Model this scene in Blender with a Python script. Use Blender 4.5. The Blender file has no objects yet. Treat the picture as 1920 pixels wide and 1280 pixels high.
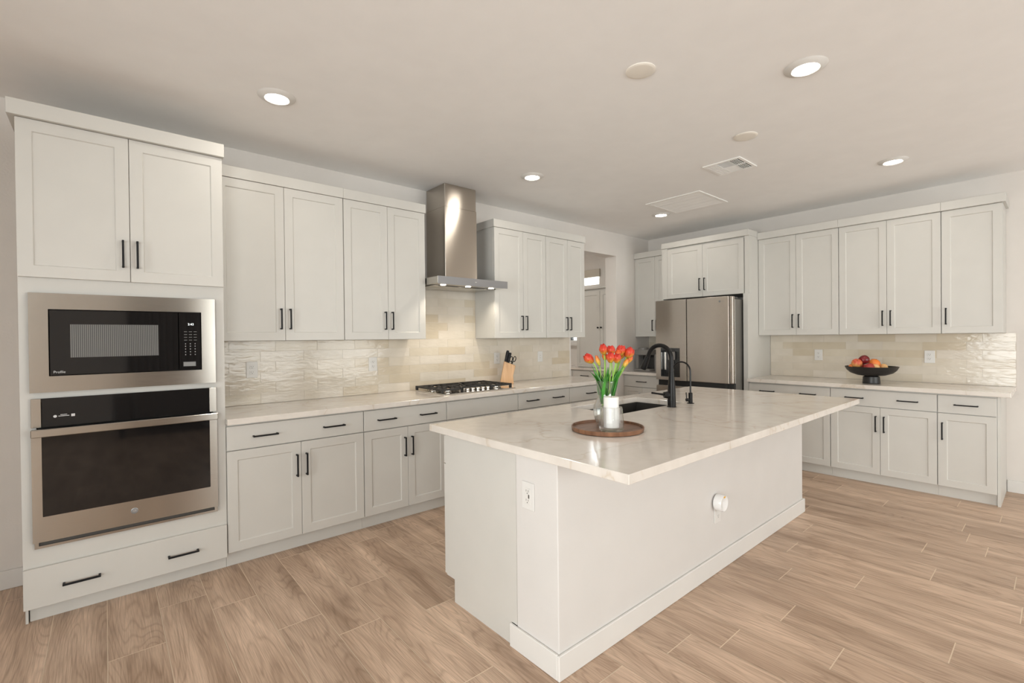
import bpy, bmesh, math, random
from mathutils import Vector, Matrix
random.seed(7)
S = bpy.context.scene
COL = S.collection
R = math.radians

# ------------------------------------------------------------------ camera, world, lights, exposure
YAW, PITCH, ROLL = R(49.3203), R(-0.4312), R(-0.613)
CAM = Vector((0.3199, -3.8828, 1.3826))
fw = Vector((math.cos(YAW)*math.cos(PITCH), math.sin(YAW)*math.cos(PITCH), math.sin(PITCH)))
rt = Vector((math.sin(YAW), -math.cos(YAW), 0)); up = rt.cross(fw)
rx = rt*math.cos(ROLL) + up*math.sin(ROLL); ux = -rt*math.sin(ROLL) + up*math.cos(ROLL)
cd = bpy.data.cameras.new('camera'); cam = bpy.data.objects.new('camera', cd); COL.objects.link(cam)
cd.sensor_width = 36; cd.lens = 886.395/1920*36; cd.clip_start = .05
M = Matrix.Identity(4)
for i in range(3):
    M[i][0] = rx[i]; M[i][1] = ux[i]; M[i][2] = -fw[i]; M[i][3] = CAM[i]
cam.matrix_world = M
S.camera = cam

L = 6.265; H = 2.765                     # right wall plane, ceiling height (left wall is y = 0)
XW, YB = -3.2, -8.0                      # far sides of the living area behind the camera
W = bpy.data.worlds.new('world'); S.world = W; W.use_nodes = True
bg = W.node_tree.nodes['Background']; bg.inputs[0].default_value = (1.0, .97, .92, 1); bg.inputs[1].default_value = 2.2
S.view_settings.view_transform = 'Standard'; S.view_settings.look = 'None'
S.view_settings.gamma = 1; S.view_settings.use_curve_mapping = False
S.view_settings.exposure = 0.38
S.cycles.max_bounces = 12; S.cycles.diffuse_bounces = 6; S.cycles.glossy_bounces = 5
S.cycles.transmission_bounces = 10; S.cycles.transparent_max_bounces = 12
S.cycles.caustics_reflective = False; S.cycles.caustics_refractive = True
S.cycles.sample_clamp_indirect = 6

def area(name, loc, rot, sx, sy, power, col):
    l = bpy.data.lights.new(name, 'AREA'); l.shape = 'RECTANGLE'; l.size = sx; l.size_y = sy; l.energy = power; l.color = col
    o = bpy.data.objects.new(name, l); o.location = loc; o.rotation_euler = rot; COL.objects.link(o); return o
DAY = (.95, .978, 1.0)
# daylight just outside the glass doors behind the camera; unseen side and back windows give added fill
area('daylight_doors', (3.65, YB-.25, 1.25), (R(90), 0, 0), 4.6, 2.3, 125, DAY)
area('fill_side', (XW-.25, -4.85, 1.3), (R(90), 0, R(-90)), 4.6, 2.2, 240, DAY)  # fill at the unseen side window, raised to brighten side-facing fronts
area('fill_back', (-2.15, YB-.25, 1.45), (R(90), 0, 0), 1.9, 1.8, 115, DAY)  # added fill outside the unseen back window, for the left wall

area('daylight_pantry', (L+.3, 1.74, 1.65), (R(90), 0, R(90)), .8, .7, 45, DAY)
area('daylight_transom', (L+.3, 1.3, 2.32), (R(90), 0, R(90)), .8, .25, 15, DAY)
# ------------------------------------------------------------------ materials
def nm(name):
    m = bpy.data.materials.new(name); m.use_nodes = True
    nt = m.node_tree; return m, nt, nt.nodes['Principled BSDF']
def N(nt, t, **kw):
    n = nt.nodes.new(t)
    for k, v in kw.items():
        if k in n.inputs: n.inputs[k].default_value = v
        else: setattr(n, k, v)
    return n
def lk(nt, a, b): nt.links.new(a, b)
def plain(name, col, rough=.5, metal=0, bump=0, bscale=200, bdist=.001, spec=None, var=0, vscale=6):
    m, nt, b = nm(name)
    b.inputs['Base Color'].default_value = (*col, 1); b.inputs['Roughness'].default_value = rough; b.inputs['Metallic'].default_value = metal
    if spec is not None: b.inputs['Specular IOR Level'].default_value = spec
    tc = N(nt, 'ShaderNodeTexCoord')
    if bump:
        n = N(nt, 'ShaderNodeTexNoise'); n.inputs['Scale'].default_value = bscale; n.inputs['Detail'].default_value = 3
        lk(nt, tc.outputs['Object'], n.inputs['Vector'])
        bp = N(nt, 'ShaderNodeBump'); bp.inputs['Strength'].default_value = bump; bp.inputs['Distance'].default_value = bdist
        lk(nt, n.outputs['Fac'], bp.inputs['Height']); lk(nt, bp.outputs['Normal'], b.inputs['Normal'])
    n = N(nt, 'ShaderNodeTexNoise'); n.inputs['Scale'].default_value = vscale; n.inputs['Detail'].default_value = 4
    lk(nt, tc.outputs['Object'], n.inputs['Vector'])
    r = N(nt, 'ShaderNodeValToRGB'); v = var or .015
    r.color_ramp.elements[0].position = .3; r.color_ramp.elements[1].position = .7
    r.color_ramp.elements[0].color = (*[c*(1-v) for c in col], 1); r.color_ramp.elements[1].color = (*[min(1, c*(1+v)) for c in col], 1)
    lk(nt, n.outputs['Fac'], r.inputs['Fac']); lk(nt, r.outputs['Color'], b.inputs['Base Color'])
    return m
def emis(name, col, st):
    m, nt, b = nm(name); b.inputs['Base Color'].default_value = (1, 1, 1, 1)
    b.inputs['Emission Color'].default_value = (*col, 1); b.inputs['Emission Strength'].default_value = st; return m
def steel(name, col, rough, stretch=(1, 1, 60), amt=.25):
    m, nt, b = nm(name)
    b.inputs['Metallic'].default_value = 1
    tc = N(nt, 'ShaderNodeTexCoord'); mp = N(nt, 'ShaderNodeMapping'); mp.inputs['Scale'].default_value = stretch
    n = N(nt, 'ShaderNodeTexNoise'); n.inputs['Scale'].default_value = 12; n.inputs['Detail'].default_value = 5
    lk(nt, tc.outputs['Object'], mp.inputs['Vector']); lk(nt, mp.outputs['Vector'], n.inputs['Vector'])
    mr = N(nt, 'ShaderNodeMapRange'); mr.inputs['To Min'].default_value = rough*(1-amt); mr.inputs['To Max'].default_value = rough*(1+amt)
    lk(nt, n.outputs['Fac'], mr.inputs['Value']); lk(nt, mr.outputs['Result'], b.inputs['Roughness'])
    r = N(nt, 'ShaderNodeValToRGB')
    r.color_ramp.elements[0].color = (*[c*.93 for c in col], 1); r.color_ramp.elements[1].color = (*[c*1.05 for c in col], 1)
    lk(nt, n.outputs['Fac'], r.inputs['Fac']); lk(nt, r.outputs['Color'], b.inputs['Base Color'])
    b.inputs['Anisotropic'].default_value = .95; b.inputs['Anisotropic Rotation'].default_value = .25
    return m
def glass(name, col=(1, 1, 1), rough=0.0, ior=1.45):
    m, nt, b = nm(name); b.inputs['Base Color'].default_value = (*col, 1); b.inputs['Transmission Weight'].default_value = 1
    b.inputs['Roughness'].default_value = rough; b.inputs['IOR'].default_value = ior; return m
def pane_mat(name):
    m, nt, b = nm(name); nt.nodes.remove(b)
    t = N(nt, 'ShaderNodeBsdfTransparent'); t.inputs['Color'].default_value = (.97, .98, .97, 1)
    g = N(nt, 'ShaderNodeBsdfGlossy'); g.inputs['Roughness'].default_value = .02
    f = N(nt, 'ShaderNodeFresnel'); x = N(nt, 'ShaderNodeMixShader')
    lk(nt, f.outputs[0], x.inputs[0]); lk(nt, t.outputs[0], x.inputs[1]); lk(nt, g.outputs[0], x.inputs[2])
    lk(nt, x.outputs[0], nt.nodes['Material Output'].inputs['Surface']); return m

def floor_mat():
    m, nt, b = nm('wood_look_plank')
    uv = N(nt, 'ShaderNodeTexCoord'); at = N(nt, 'ShaderNodeAttribute', attribute_name='rnd')
    off = N(nt, 'ShaderNodeVectorMath', operation='SCALE'); off.inputs['Scale'].default_value = 37
    lk(nt, at.outputs['Color'], off.inputs[0])
    add = N(nt, 'ShaderNodeVectorMath', operation='ADD'); lk(nt, uv.outputs['Object'], add.inputs[0]); lk(nt, off.outputs[0], add.inputs[1])
    # broad tone along the plank
    mp1 = N(nt, 'ShaderNodeMapping'); mp1.inputs['Scale'].default_value = (7, 1.1, 1)
    n1 = N(nt, 'ShaderNodeTexNoise'); n1.inputs['Scale'].default_value = 1; n1.inputs['Detail'].default_value = 5; n1.inputs['Distortion'].default_value = .6
    lk(nt, add.outputs[0], mp1.inputs[0]); lk(nt, mp1.outputs[0], n1.inputs['Vector'])
    # cathedral growth rings: contour lines of a stretched noise
    mp2 = N(nt, 'ShaderNodeMapping'); mp2.inputs['Scale'].default_value = (5.0, .55, 1)
    n2 = N(nt, 'ShaderNodeTexNoise'); n2.inputs['Scale'].default_value = 1; n2.inputs['Detail'].default_value = 2; n2.inputs['Roughness'].default_value = .45
    lk(nt, add.outputs[0], mp2.inputs[0]); lk(nt, mp2.outputs[0], n2.inputs['Vector'])
    mu = N(nt, 'ShaderNodeMath', operation='MULTIPLY'); mu.inputs[1].default_value = 30; lk(nt, n2.outputs['Fac'], mu.inputs[0])
    fr = N(nt, 'ShaderNodeMath', operation='PINGPONG'); fr.inputs[1].default_value = .5; lk(nt, mu.outputs[0], fr.inputs[0])
    # fine fibre
    mp3 = N(nt, 'ShaderNodeMapping'); mp3.inputs['Scale'].default_value = (300, 7, 1)
    n3 = N(nt, 'ShaderNodeTexNoise'); n3.inputs['Scale'].default_value = 1; n3.inputs['Detail'].default_value = 4
    lk(nt, add.outputs[0], mp3.inputs[0]); lk(nt, mp3.outputs[0], n3.inputs['Vector'])
    r1 = N(nt, 'ShaderNodeValToRGB'); e = r1.color_ramp.elements
    e[0].position = .25; e[0].color = (.34, .228, .155, 1); e[1].position = .72; e[1].color = (.71, .53, .40, 1)
    lk(nt, n1.outputs['Fac'], r1.inputs['Fac'])
    mx = N(nt, 'ShaderNodeMix', data_type='RGBA', blend_type='MULTIPLY'); mx.inputs[0].default_value = 1
    r2 = N(nt, 'ShaderNodeValToRGB'); e = r2.color_ramp.elements
    e[0].position = .0; e[0].color = (.80, .78, .76, 1); e[1].position = .22; e[1].color = (1, 1, 1, 1)
    lk(nt, fr.outputs[0], r2.inputs['Fac']); lk(nt, r1.outputs['Color'], mx.inputs[6]); lk(nt, r2.outputs['Color'], mx.inputs[7])
    mx2 = N(nt, 'ShaderNodeMix', data_type='RGBA', blend_type='MULTIPLY'); mx2.inputs[0].default_value = 1
    r3 = N(nt, 'ShaderNodeValToRGB'); e = r3.color_ramp.elements
    e[0].position = .35; e[0].color = (.80, .785, .77, 1); e[1].position = .62; e[1].color = (1.08, 1.08, 1.08, 1)
    lk(nt, n3.outputs['Fac'], r3.inputs['Fac']); lk(nt, mx.outputs[2], mx2.inputs[6]); lk(nt, r3.outputs['Color'], mx2.inputs[7])
    sp = N(nt, 'ShaderNodeSeparateColor'); lk(nt, at.outputs['Color'], sp.inputs[0])
    mr = N(nt, 'ShaderNodeMapRange'); mr.inputs['To Min'].default_value = .93; mr.inputs['To Max'].default_value = 1.06; lk(nt, sp.outputs[0], mr.inputs['Value'])
    sc = N(nt, 'ShaderNodeVectorMath', operation='SCALE'); lk(nt, mx2.outputs[2], sc.inputs[0]); lk(nt, mr.outputs[0], sc.inputs['Scale'])
    lk(nt, sc.outputs[0], b.inputs['Base Color'])
    b.inputs['Roughness'].default_value = .42
    bp = N(nt, 'ShaderNodeBump'); bp.inputs['Strength'].default_value = .15; bp.inputs['Distance'].default_value = .001
    lk(nt, n3.outputs['Fac'], bp.inputs['Height']); lk(nt, bp.outputs['Normal'], b.inputs['Normal'])
    return m

def tile_mat():
    m, nt, b = nm('glazed_tile')
    tc = N(nt, 'ShaderNodeTexCoord'); at = N(nt, 'ShaderNodeAttribute', attribute_name='rnd')
    sp = N(nt, 'ShaderNodeSeparateColor'); lk(nt, at.outputs['Color'], sp.inputs[0])
    r = N(nt, 'ShaderNodeValToRGB'); cr = r.color_ramp; cr.interpolation = 'LINEAR'
    cr.elements[0].position = 0; cr.elements[0].color = (.60, .52, .40, 1); cr.elements[1].position = 1; cr.elements[1].color = (.69, .635, .555, 1)
    e = cr.elements.new(.22); e.color = (.64, .575, .465, 1)
    e = cr.elements.new(.45); e.color = (.67, .61, .515, 1)
    lk(nt, sp.outputs[0], r.inputs['Fac'])
    n = N(nt, 'ShaderNodeTexNoise'); n.inputs['Scale'].default_value = 16; n.inputs['Detail'].default_value = 3; n.inputs['Distortion'].default_value = .4
    add = N(nt, 'ShaderNodeVectorMath', operation='ADD'); lk(nt, tc.outputs['Object'], add.inputs[0]); lk(nt, at.outputs['Color'], add.inputs[1])
    mp = N(nt, 'ShaderNodeMapping'); mp.inputs['Scale'].default_value = (.8, .8, 2.6)
    lk(nt, add.outputs[0], mp.inputs[0]); lk(nt, mp.outputs[0], n.inputs['Vector'])
    n2 = N(nt, 'ShaderNodeTexNoise'); n2.inputs['Scale'].default_value = 5; n2.inputs['Detail'].default_value = 5
    lk(nt, add.outputs[0], n2.inputs['Vector'])
    r2 = N(nt, 'ShaderNodeValToRGB'); r2.color_ramp.elements[0].position = .3; r2.color_ramp.elements[1].position = .7
    r2.color_ramp.elements[0].color = (.93, .92, .90, 1); r2.color_ramp.elements[1].color = (1.04, 1.04, 1.05, 1)
    lk(nt, n2.outputs['Fac'], r2.inputs['Fac'])
    mx = N(nt, 'ShaderNodeMix', data_type='RGBA', blend_type='MULTIPLY'); mx.inputs[0].default_value = 1
    lk(nt, r.outputs['Color'], mx.inputs[6]); lk(nt, r2.outputs['Color'], mx.inputs[7]); lk(nt, mx.outputs[2], b.inputs['Base Color'])
    b.inputs['Roughness'].default_value = .12
    bp = N(nt, 'ShaderNodeBump'); bp.inputs['Strength'].default_value = .34; bp.inputs['Distance'].default_value = .005
    lk(nt, n.outputs['Fac'], bp.inputs['Height']); lk(nt, bp.outputs['Normal'], b.inputs['Normal'])
    return m

def quartz_mat():
    m, nt, b = nm('veined_quartz')
    tc = N(nt, 'ShaderNodeTexCoord')
    n = N(nt, 'ShaderNodeTexNoise'); n.inputs['Scale'].default_value = 1.1; n.inputs['Detail'].default_value = 7; n.inputs['Distortion'].default_value = .9
    lk(nt, tc.outputs['Object'], n.inputs['Vector'])
    s = N(nt, 'ShaderNodeMath', operation='SUBTRACT'); s.inputs[1].default_value = .5; lk(nt, n.outputs['Fac'], s.inputs[0])
    a = N(nt, 'ShaderNodeMath', operation='ABSOLUTE'); lk(nt, s.outputs[0], a.inputs[0])
    r = N(nt, 'ShaderNodeValToRGB'); e = r.color_ramp.elements
    e[0].position = 0; e[0].color = (.60, .53, .45, 1); e[1].position = .006; e[1].color = (.68, .635, .585, 1)
    x = r.color_ramp.elements.new(.05); x.color = (.705, .662, .612, 1)
    lk(nt, a.outputs[0], r.inputs['Fac'])
    n2 = N(nt, 'ShaderNodeTexNoise'); n2.inputs['Scale'].default_value = 14; n2.inputs['Detail'].default_value = 6
    lk(nt, tc.outputs['Object'], n2.inputs['Vector'])
    r2 = N(nt, 'ShaderNodeValToRGB'); r2.color_ramp.elements[0].position = .35; r2.color_ramp.elements[1].position = .65
    r2.color_ramp.elements[0].color = (.96, .955, .95, 1); r2.color_ramp.elements[1].color = (1.02, 1.02, 1.02, 1)
    lk(nt, n2.outputs['Fac'], r2.inputs['Fac'])
    mx = N(nt, 'ShaderNodeMix', data_type='RGBA', blend_type='MULTIPLY'); mx.inputs[0].default_value = 1
    lk(nt, r.outputs['Color'], mx.inputs[6]); lk(nt, r2.outputs['Color'], mx.inputs[7]); lk(nt, mx.outputs[2], b.inputs['Base Color'])
    b.inputs['Roughness'].default_value = .13
    return m

def wood_mat(name, c1, c2, sc=(3, 40, 3), rough=.4, rings=8):
    m, nt, b = nm(name)
    tc = N(nt, 'ShaderNodeTexCoord'); mp = N(nt, 'ShaderNodeMapping'); mp.inputs['Scale'].default_value = sc
    n = N(nt, 'ShaderNodeTexNoise'); n.inputs['Scale'].default_value = 1; n.inputs['Detail'].default_value = 6; n.inputs['Distortion'].default_value = .5
    lk(nt, tc.outputs['Object'], mp.inputs[0]); lk(nt, mp.outputs[0], n.inputs['Vector'])
    r = N(nt, 'ShaderNodeValToRGB'); e = r.color_ramp.elements
    e[0].position = .3; e[0].color = (*c1, 1); e[1].position = .7; e[1].color = (*c2, 1)
    lk(nt, n.outputs['Fac'], r.inputs['Fac']); lk(nt, r.outputs['Color'], b.inputs['Base Color'])
    b.inputs['Roughness'].default_value = rough; return m

def petal_mat(name, base, mid, tip):
    m, nt, b = nm(name)
    tc = N(nt, 'ShaderNodeTexCoord'); sx = N(nt, 'ShaderNodeSeparateXYZ'); lk(nt, tc.outputs['Generated'], sx.inputs[0])
    n = N(nt, 'ShaderNodeTexNoise'); n.inputs['Scale'].default_value = 5; lk(nt, tc.outputs['Generated'], n.inputs['Vector'])
    ad = N(nt, 'ShaderNodeMath', operation='MULTIPLY_ADD'); ad.inputs[1].default_value = .9; lk(nt, n.outputs['Fac'], ad.inputs[0])
    s2 = N(nt, 'ShaderNodeMath', operation='SUBTRACT'); s2.inputs[1].default_value = .45; lk(nt, sx.outputs[2], s2.inputs[0]); lk(nt, s2.outputs[0], ad.inputs[2])
    r = N(nt, 'ShaderNodeValToRGB'); e = r.color_ramp.elements
    e[0].position = .05; e[0].color = (*base, 1); e[1].position = .95; e[1].color = (*tip, 1); x = r.color_ramp.elements.new(.42); x.color = (*mid, 1)
    lk(nt, ad.outputs[0], r.inputs['Fac']); lk(nt, r.outputs['Color'], b.inputs['Base Color'])
    b.inputs['Roughness'].default_value = .45; b.inputs['Subsurface Weight'].default_value = .15; b.inputs['Subsurface Scale'].default_value = .01
    return m

PAINT = plain('cabinet_paint', (.585, .573, .54), .42)
WALLP = plain('wall_paint', (.70, .665, .63), .75, bump=.25, bscale=90, bdist=.002)
CEILP = plain('ceiling_paint', (.89, .885, .88), .85, bump=.2, bscale=70, bdist=.002)
TRIMP = plain('trim_paint', (.70, .685, .66), .4)
ISLP = plain('island_wall_paint', (.64, .62, .60), .6, bump=.2, bscale=90, bdist=.0015)
DARK = plain('cabinet_gap_dark', (.30, .28, .25), .7)
BLACK = plain('matt_black_metal', (.008, .008, .009), .5, spec=.25)
FAUCET = plain('black_bronze', (.009, .0085, .0085), .3, spec=.22)
BGLASS = plain('black_appliance_glass', (.010, .009, .009), .04)
BWIN = plain('microwave_window_mesh', (.10, .10, .10), .12)
IRON = plain('cast_iron', (.018, .017, .016), .5, bump=.2, bscale=400, bdist=.0005)
ENAM = plain('black_enamel', (.02, .02, .02), .2)
PLASTIC = plain('white_plastic', (.70, .69, .67), .35)
SLOT = plain('socket_dark', (.06, .055, .05), .5)
GROUT = plain('floor_grout', (.74, .62, .48), .85, bump=.3, bscale=300, bdist=.0006)
TGROUT = plain('tile_grout', (.60, .55, .48), .8)
SST = steel('brushed_steel', (.50, .475, .435), .22, (1, 1, 45))
SSTV = steel('brushed_steel_vertical', (.50, .455, .40), .24, (30, 30, 1))
SSTF = steel('brushed_steel_fridge', (.52, .475, .43), .28, (1, 40, 40))
CHROME = steel('polished_steel', (.75, .72, .68), .1, (1, 1, 1))
SINKM = plain('black_granite_sink', (.035, .033, .030), .4, bump=.2, bscale=500, bdist=.0004)
QUARTZ = quartz_mat(); FLOORM = floor_mat(); TILEM = tile_mat()
LENS = emis('downlight_lens', (1, .93, .82), 14)
HLENS = emis('hood_lamp_lens', (1, .90, .75), 14)
WALNUT = wood_mat('walnut', (.10, .042, .020), (.26, .125, .065), (4, 38, 4), .38)
BAMBOO = wood_mat('bamboo', (.52, .30, .145), (.70, .45, .25), (60, 60, 3), .45)
def thin_glass(name):
    m, nt, b = nm(name); nt.nodes.remove(b)
    t = N(nt, 'ShaderNodeBsdfTransparent'); t.inputs['Color'].default_value = (.975, .985, .98, 1)
    g = N(nt, 'ShaderNodeBsdfGlossy'); g.inputs['Roughness'].default_value = .02
    f = N(nt, 'ShaderNodeLayerWeight'); f.inputs['Blend'].default_value = .38
    q = N(nt, 'ShaderNodeMath', operation='MULTIPLY_ADD'); q.inputs[1].default_value = .7; q.inputs[2].default_value = .05
    x = N(nt, 'ShaderNodeMixShader'); lk(nt, f.outputs['Facing'], q.inputs[0]); lk(nt, q.outputs[0], x.inputs[0])
    lk(nt, t.outputs[0], x.inputs[1]); lk(nt, g.outputs[0], x.inputs[2])
    lk(nt, x.outputs[0], nt.nodes['Material Output'].inputs['Surface']); return m
VGLASS = thin_glass('clear_glass')
def half_glass(name):
    m, nt, b = nm(name); b.inputs['Transmission Weight'].default_value = 1; b.inputs['Roughness'].default_value = 0; b.inputs['IOR'].default_value = 1.5
    t = N(nt, 'ShaderNodeBsdfTransparent'); x = N(nt, 'ShaderNodeMixShader'); x.inputs[0].default_value = .45
    lk(nt, t.outputs[0], x.inputs[1]); lk(nt, b.outputs[0], x.inputs[2]); lk(nt, x.outputs[0], nt.nodes['Material Output'].inputs['Surface']); return m
HGLASS = half_glass('cut_glass')
WAX = plain('candle_wax', (.78, .77, .74), .45)
STEMM = plain('tulip_stem_green', (.26, .48, .07), .5, var=.15, vscale=20)
LEAFM = plain('tulip_leaf_green', (.045, .20, .025), .42, var=.5, vscale=25)
PET = [petal_mat('petal_red', (.50, .30, .03), (.60, .055, .015), (.52, .018, .018)),
       petal_mat('petal_orange', (.60, .40, .04), (.72, .15, .02), (.62, .05, .018)),
       petal_mat('petal_bud', (.35, .42, .05), (.80, .42, .06), (.78, .16, .04))]
BOWLM = plain('black_clay', (.016, .014, .013), .4, bump=.1, bscale=60)
FABRIC = plain('grey_sofa_fabric', (.10, .095, .09), .9, bump=.3, bscale=600)
CURT = plain('curtain_fabric', (.16, .15, .14), .85)
PANE = pane_mat('window_glass')
GREYPL = plain('grey_plastic', (.22, .21, .20), .35)
SHADE = plain('roller_shade', (.55, .50, .42), .8)
EMBLEM = plain('emblem_silver', (.30, .31, .32), .3, metal=.8)
PRINT = plain('printed_marks', (.55, .55, .55), .5)
PRINTD = plain('printed_marks_dim', (.22, .22, .22), .5)
CLOCK = emis('clock_digits', (.8, .9, .95), .8)
VENTP = plain('vent_white', (.90, .89, .87), .4)
VENTD = plain('vent_dark', (.03, .035, .035), .7)
DISCM = plain('blank_cover', (.84, .80, .73), .5)

# ------------------------------------------------------------------ mesh helpers
class MB:
    def __init__(s): s.v = []; s.f = []; s.m = []; s.sm = []
    def add(s, vs, fs, mi=0, smooth=False):
        n = len(s.v); s.v += [tuple(v) for v in vs]
        for f in fs: s.f.append([n+i for i in f]); s.m.append(mi); s.sm.append(smooth)
        return s
    def box(s, a, b, mi=0, T=None):
        x0, y0, z0 = [min(p, q) for p, q in zip(a, b)]; x1, y1, z1 = [max(p, q) for p, q in zip(a, b)]
        vs = [(x0, y0, z0), (x1, y0, z0), (x1, y1, z0), (x0, y1, z0), (x0, y0, z1), (x1, y0, z1), (x1, y1, z1), (x0, y1, z1)]
        if T: vs = [T(*v) for v in vs]
        return s.add(vs, [(3, 2, 1, 0), (4, 5, 6, 7), (0, 1, 5, 4), (1, 2, 6, 5), (2, 3, 7, 6), (3, 0, 4, 7)], mi)
    def lathe(s, prof, c=(0, 0, 0), n=32, mi=0, mod=None, axis='z'):
        vs = []; fs = []
        for i, (r, z) in enumerate(prof):
            for k in range(n):
                a = 2*math.pi*k/n; rr = r*(mod(a, z) if mod else 1)
                p = (rr*math.cos(a), rr*math.sin(a), z)
                if axis == 'y': p = (p[0], -p[2], p[1])
                if axis == 'x': p = (-p[2], p[0], p[1])
                vs.append((c[0]+p[0], c[1]+p[1], c[2]+p[2]))
        for i in range(len(prof)-1):
            for k in range(n):
                a = i*n+k; b = i*n+(k+1) % n; fs.append((a, b, b+n, a+n))
        if prof[0][0] > 1e-6 and prof[0] != prof[-1]: fs.append(tuple(range(n-1, -1, -1)))
        if prof[-1][0] > 1e-6 and prof[0] != prof[-1]: fs.append(tuple(range((len(prof)-1)*n, len(prof)*n)))
        return s.add(vs, fs, mi, True)
    def tube(s, pts, rad, n=12, mi=0, closed=False):
        pts = [Vector(p) for p in pts]; rs = rad if isinstance(rad, (list, tuple)) else [rad]*len(pts)
        vs = []; fs = []; t0 = None; nrm = None; m = len(pts)
        for i, p in enumerate(pts):
            if closed: t = pts[(i+1) % m]-pts[i-1]
            else: t = (pts[min(i+1, m-1)]-pts[max(i-1, 0)])
            t.normalize()
            if nrm is None: nrm = t.orthogonal().normalized()
            else:
                nrm = nrm - t*nrm.dot(t); nrm.normalize()
            bn = t.cross(nrm)
            for k in range(n):
                a = 2*math.pi*k/n; vs.append(p+(nrm*math.cos(a)+bn*math.sin(a))*rs[i])
        for i in range(m if closed else m-1):
            j = (i+1) % m
            for k in range(n): fs.append((i*n+k, i*n+(k+1) % n, j*n+(k+1) % n, j*n+k))
        if not closed: fs.append(tuple(range(n-1, -1, -1))); fs.append(tuple(range((m-1)*n, m*n)))
        return s.add(vs, fs, mi, True)
    def build(s, name, mats, parent=None, bevel=0, seg=1, recalc=True, org=None, auto=True):
        if org is None: org = Vector(parent['_org']) if parent is not None and '_org' in parent else Vector((0, 0, 0))
        me = bpy.data.meshes.new(name)
        me.from_pydata([tuple(Vector(v)-org) for v in s.v], [], s.f)
        if not isinstance(mats, (list, tuple)): mats = [mats]
        for m in mats: me.materials.append(m)
        for p, mi, sm in zip(me.polygons, s.m, s.sm): p.material_index = mi; p.use_smooth = sm
        if recalc:
            bm = bmesh.new(); bm.from_mesh(me); bmesh.ops.recalc_face_normals(bm, faces=bm.faces); bm.to_mesh(me); bm.free()
        me.update()
        o = bpy.data.objects.new(name, me); COL.objects.link(o)
        if parent is not None: o.parent = parent; o['_org'] = tuple(org) 
        else: o.location = org
        if bevel:
            b = o.modifiers.new('bevel', 'BEVEL'); b.width = bevel; b.segments = seg; b.limit_method = 'ANGLE'; b.angle_limit = R(40)
        if any(s.sm) and auto:
            try: me.set_sharp_from_angle(angle=R(35))
            except Exception: pass
        return o
def B(a, b, T=None): return MB().box(a, b, 0, T)
def thing(name, label, cat, loc, group=None, kind=None):
    o = bpy.data.objects.new(name, None); o.empty_display_size = .05; COL.objects.link(o); o.location = loc
    o['_org'] = tuple(loc); tag(o, label, cat, group, kind); return o
def tag(o, label=None, cat=None, group=None, kind=None):
    if label: o['label'] = label
    if cat: o['category'] = cat
    if group: o['group'] = group
    if kind: o['kind'] = kind
    return o
def struct(name, mb, mat, label=None, bevel=0):
    o = mb.build(name, mat, bevel=bevel); o['kind'] = 'structure'
    if label: o['label'] = label
    return o
def text(name, s, loc, size, mat, parent, rz=0, ext=.0003, align='CENTER'):
    c = bpy.data.curves.new(name, 'FONT'); c.body = s; c.size = size; c.extrude = ext; c.align_x = align; c.align_y = 'CENTER'
    c.materials.append(mat); o = bpy.data.objects.new(name, c); COL.objects.link(o)
    bpy.context.view_layer.update(); me = bpy.data.meshes.new_from_object(o); bpy.data.objects.remove(o)
    o = bpy.data.objects.new(name, me); COL.objects.link(o)
    o.parent = parent; o.location = Vector(loc)-Vector(parent['_org']); o.rotation_euler = (R(90), 0, rz); return o
def grid_boxes(mb, u0, u1, w0, w1, v0, v1, holes, T, mi=0):
    """slab u0..u1 x w0..w1, thickness v0..v1, with rectangular holes (ua,ub,wa,wb)"""
    us = sorted({u0, u1, *[h[0] for h in holes], *[h[1] for h in holes]}); ws = sorted({w0, w1, *[h[2] for h in holes], *[h[3] for h in holes]})
    us = [u for u in us if u0 <= u <= u1]; ws = [w for w in ws if w0 <= w <= w1]
    for i in range(len(us)-1):
        run = None
        for j in range(len(ws)-1):
            cu = (us[i]+us[i+1])/2; cw = (ws[j]+ws[j+1])/2
            solid = not any(h[0] < cu < h[1] and h[2] < cw < h[3] for h in holes)
            if solid:
                if run is None: run = ws[j]
                end = ws[j+1]
            if run is not None and (not solid or j == len(ws)-2):
                mb.box((us[i], v0, run), (us[i+1], v1, end), mi, T); run = None
    return mb
TL = lambda u, v, w: (u, -v, w)              # left run: u along the wall, v out from it, w up
TR = lambda u, v, w: (L-v, -u, w)            # right run: seen from the front, u grows to the right
ID = lambda x, y, z: (x, y, z)

# ------------------------------------------------------------------ setting
def wall(name, u0, u1, w0, w1, v0, v1, holes, T, mat, label):
    mb = MB(); grid_boxes(mb, u0, u1, w0, w1, v0, v1, holes, T); return struct(name, mb, mat, label)
TX = lambda u, v, w: (v, u, w)               # walls lying in x = const
wall('wall_left', XW, L, 0, H, 0, .18, [(4.594, 5.506, 0, 2.46)], ID, WALLP, 'long beige wall behind the range run, with the pantry opening')
wall('wall_right', YB, 2.9, 0, H, L, L+.14, [(1.33, 2.15, 1.285, 2.0), (.88, 1.75, 2.18, 2.45)], TX, WALLP, 'beige wall behind the refrigerator run')
DW = (1.35, 5.95, .02, 2.36)
wall('wall_back', XW, L, 0, H, YB-.14, YB, [DW, (-3.1, -1.2, .55, 2.35)], ID, WALLP, 'living area wall with glass doors')
SW = (-7.1, -2.6, .25, 2.35)
wall('wall_side', YB, 0, 0, H, XW-.14, XW, [SW], TX, WALLP, 'living area side wall with enlarged window')
wall('wall_pantry', 3.3, L, 0, H, 2.76, 2.9, [], ID, WALLP, 'pantry end wall')
wall('wall_pantry_side', .18, 2.76, 0, H, 3.16, 3.3, [], TX, WALLP, 'pantry side wall')
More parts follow.
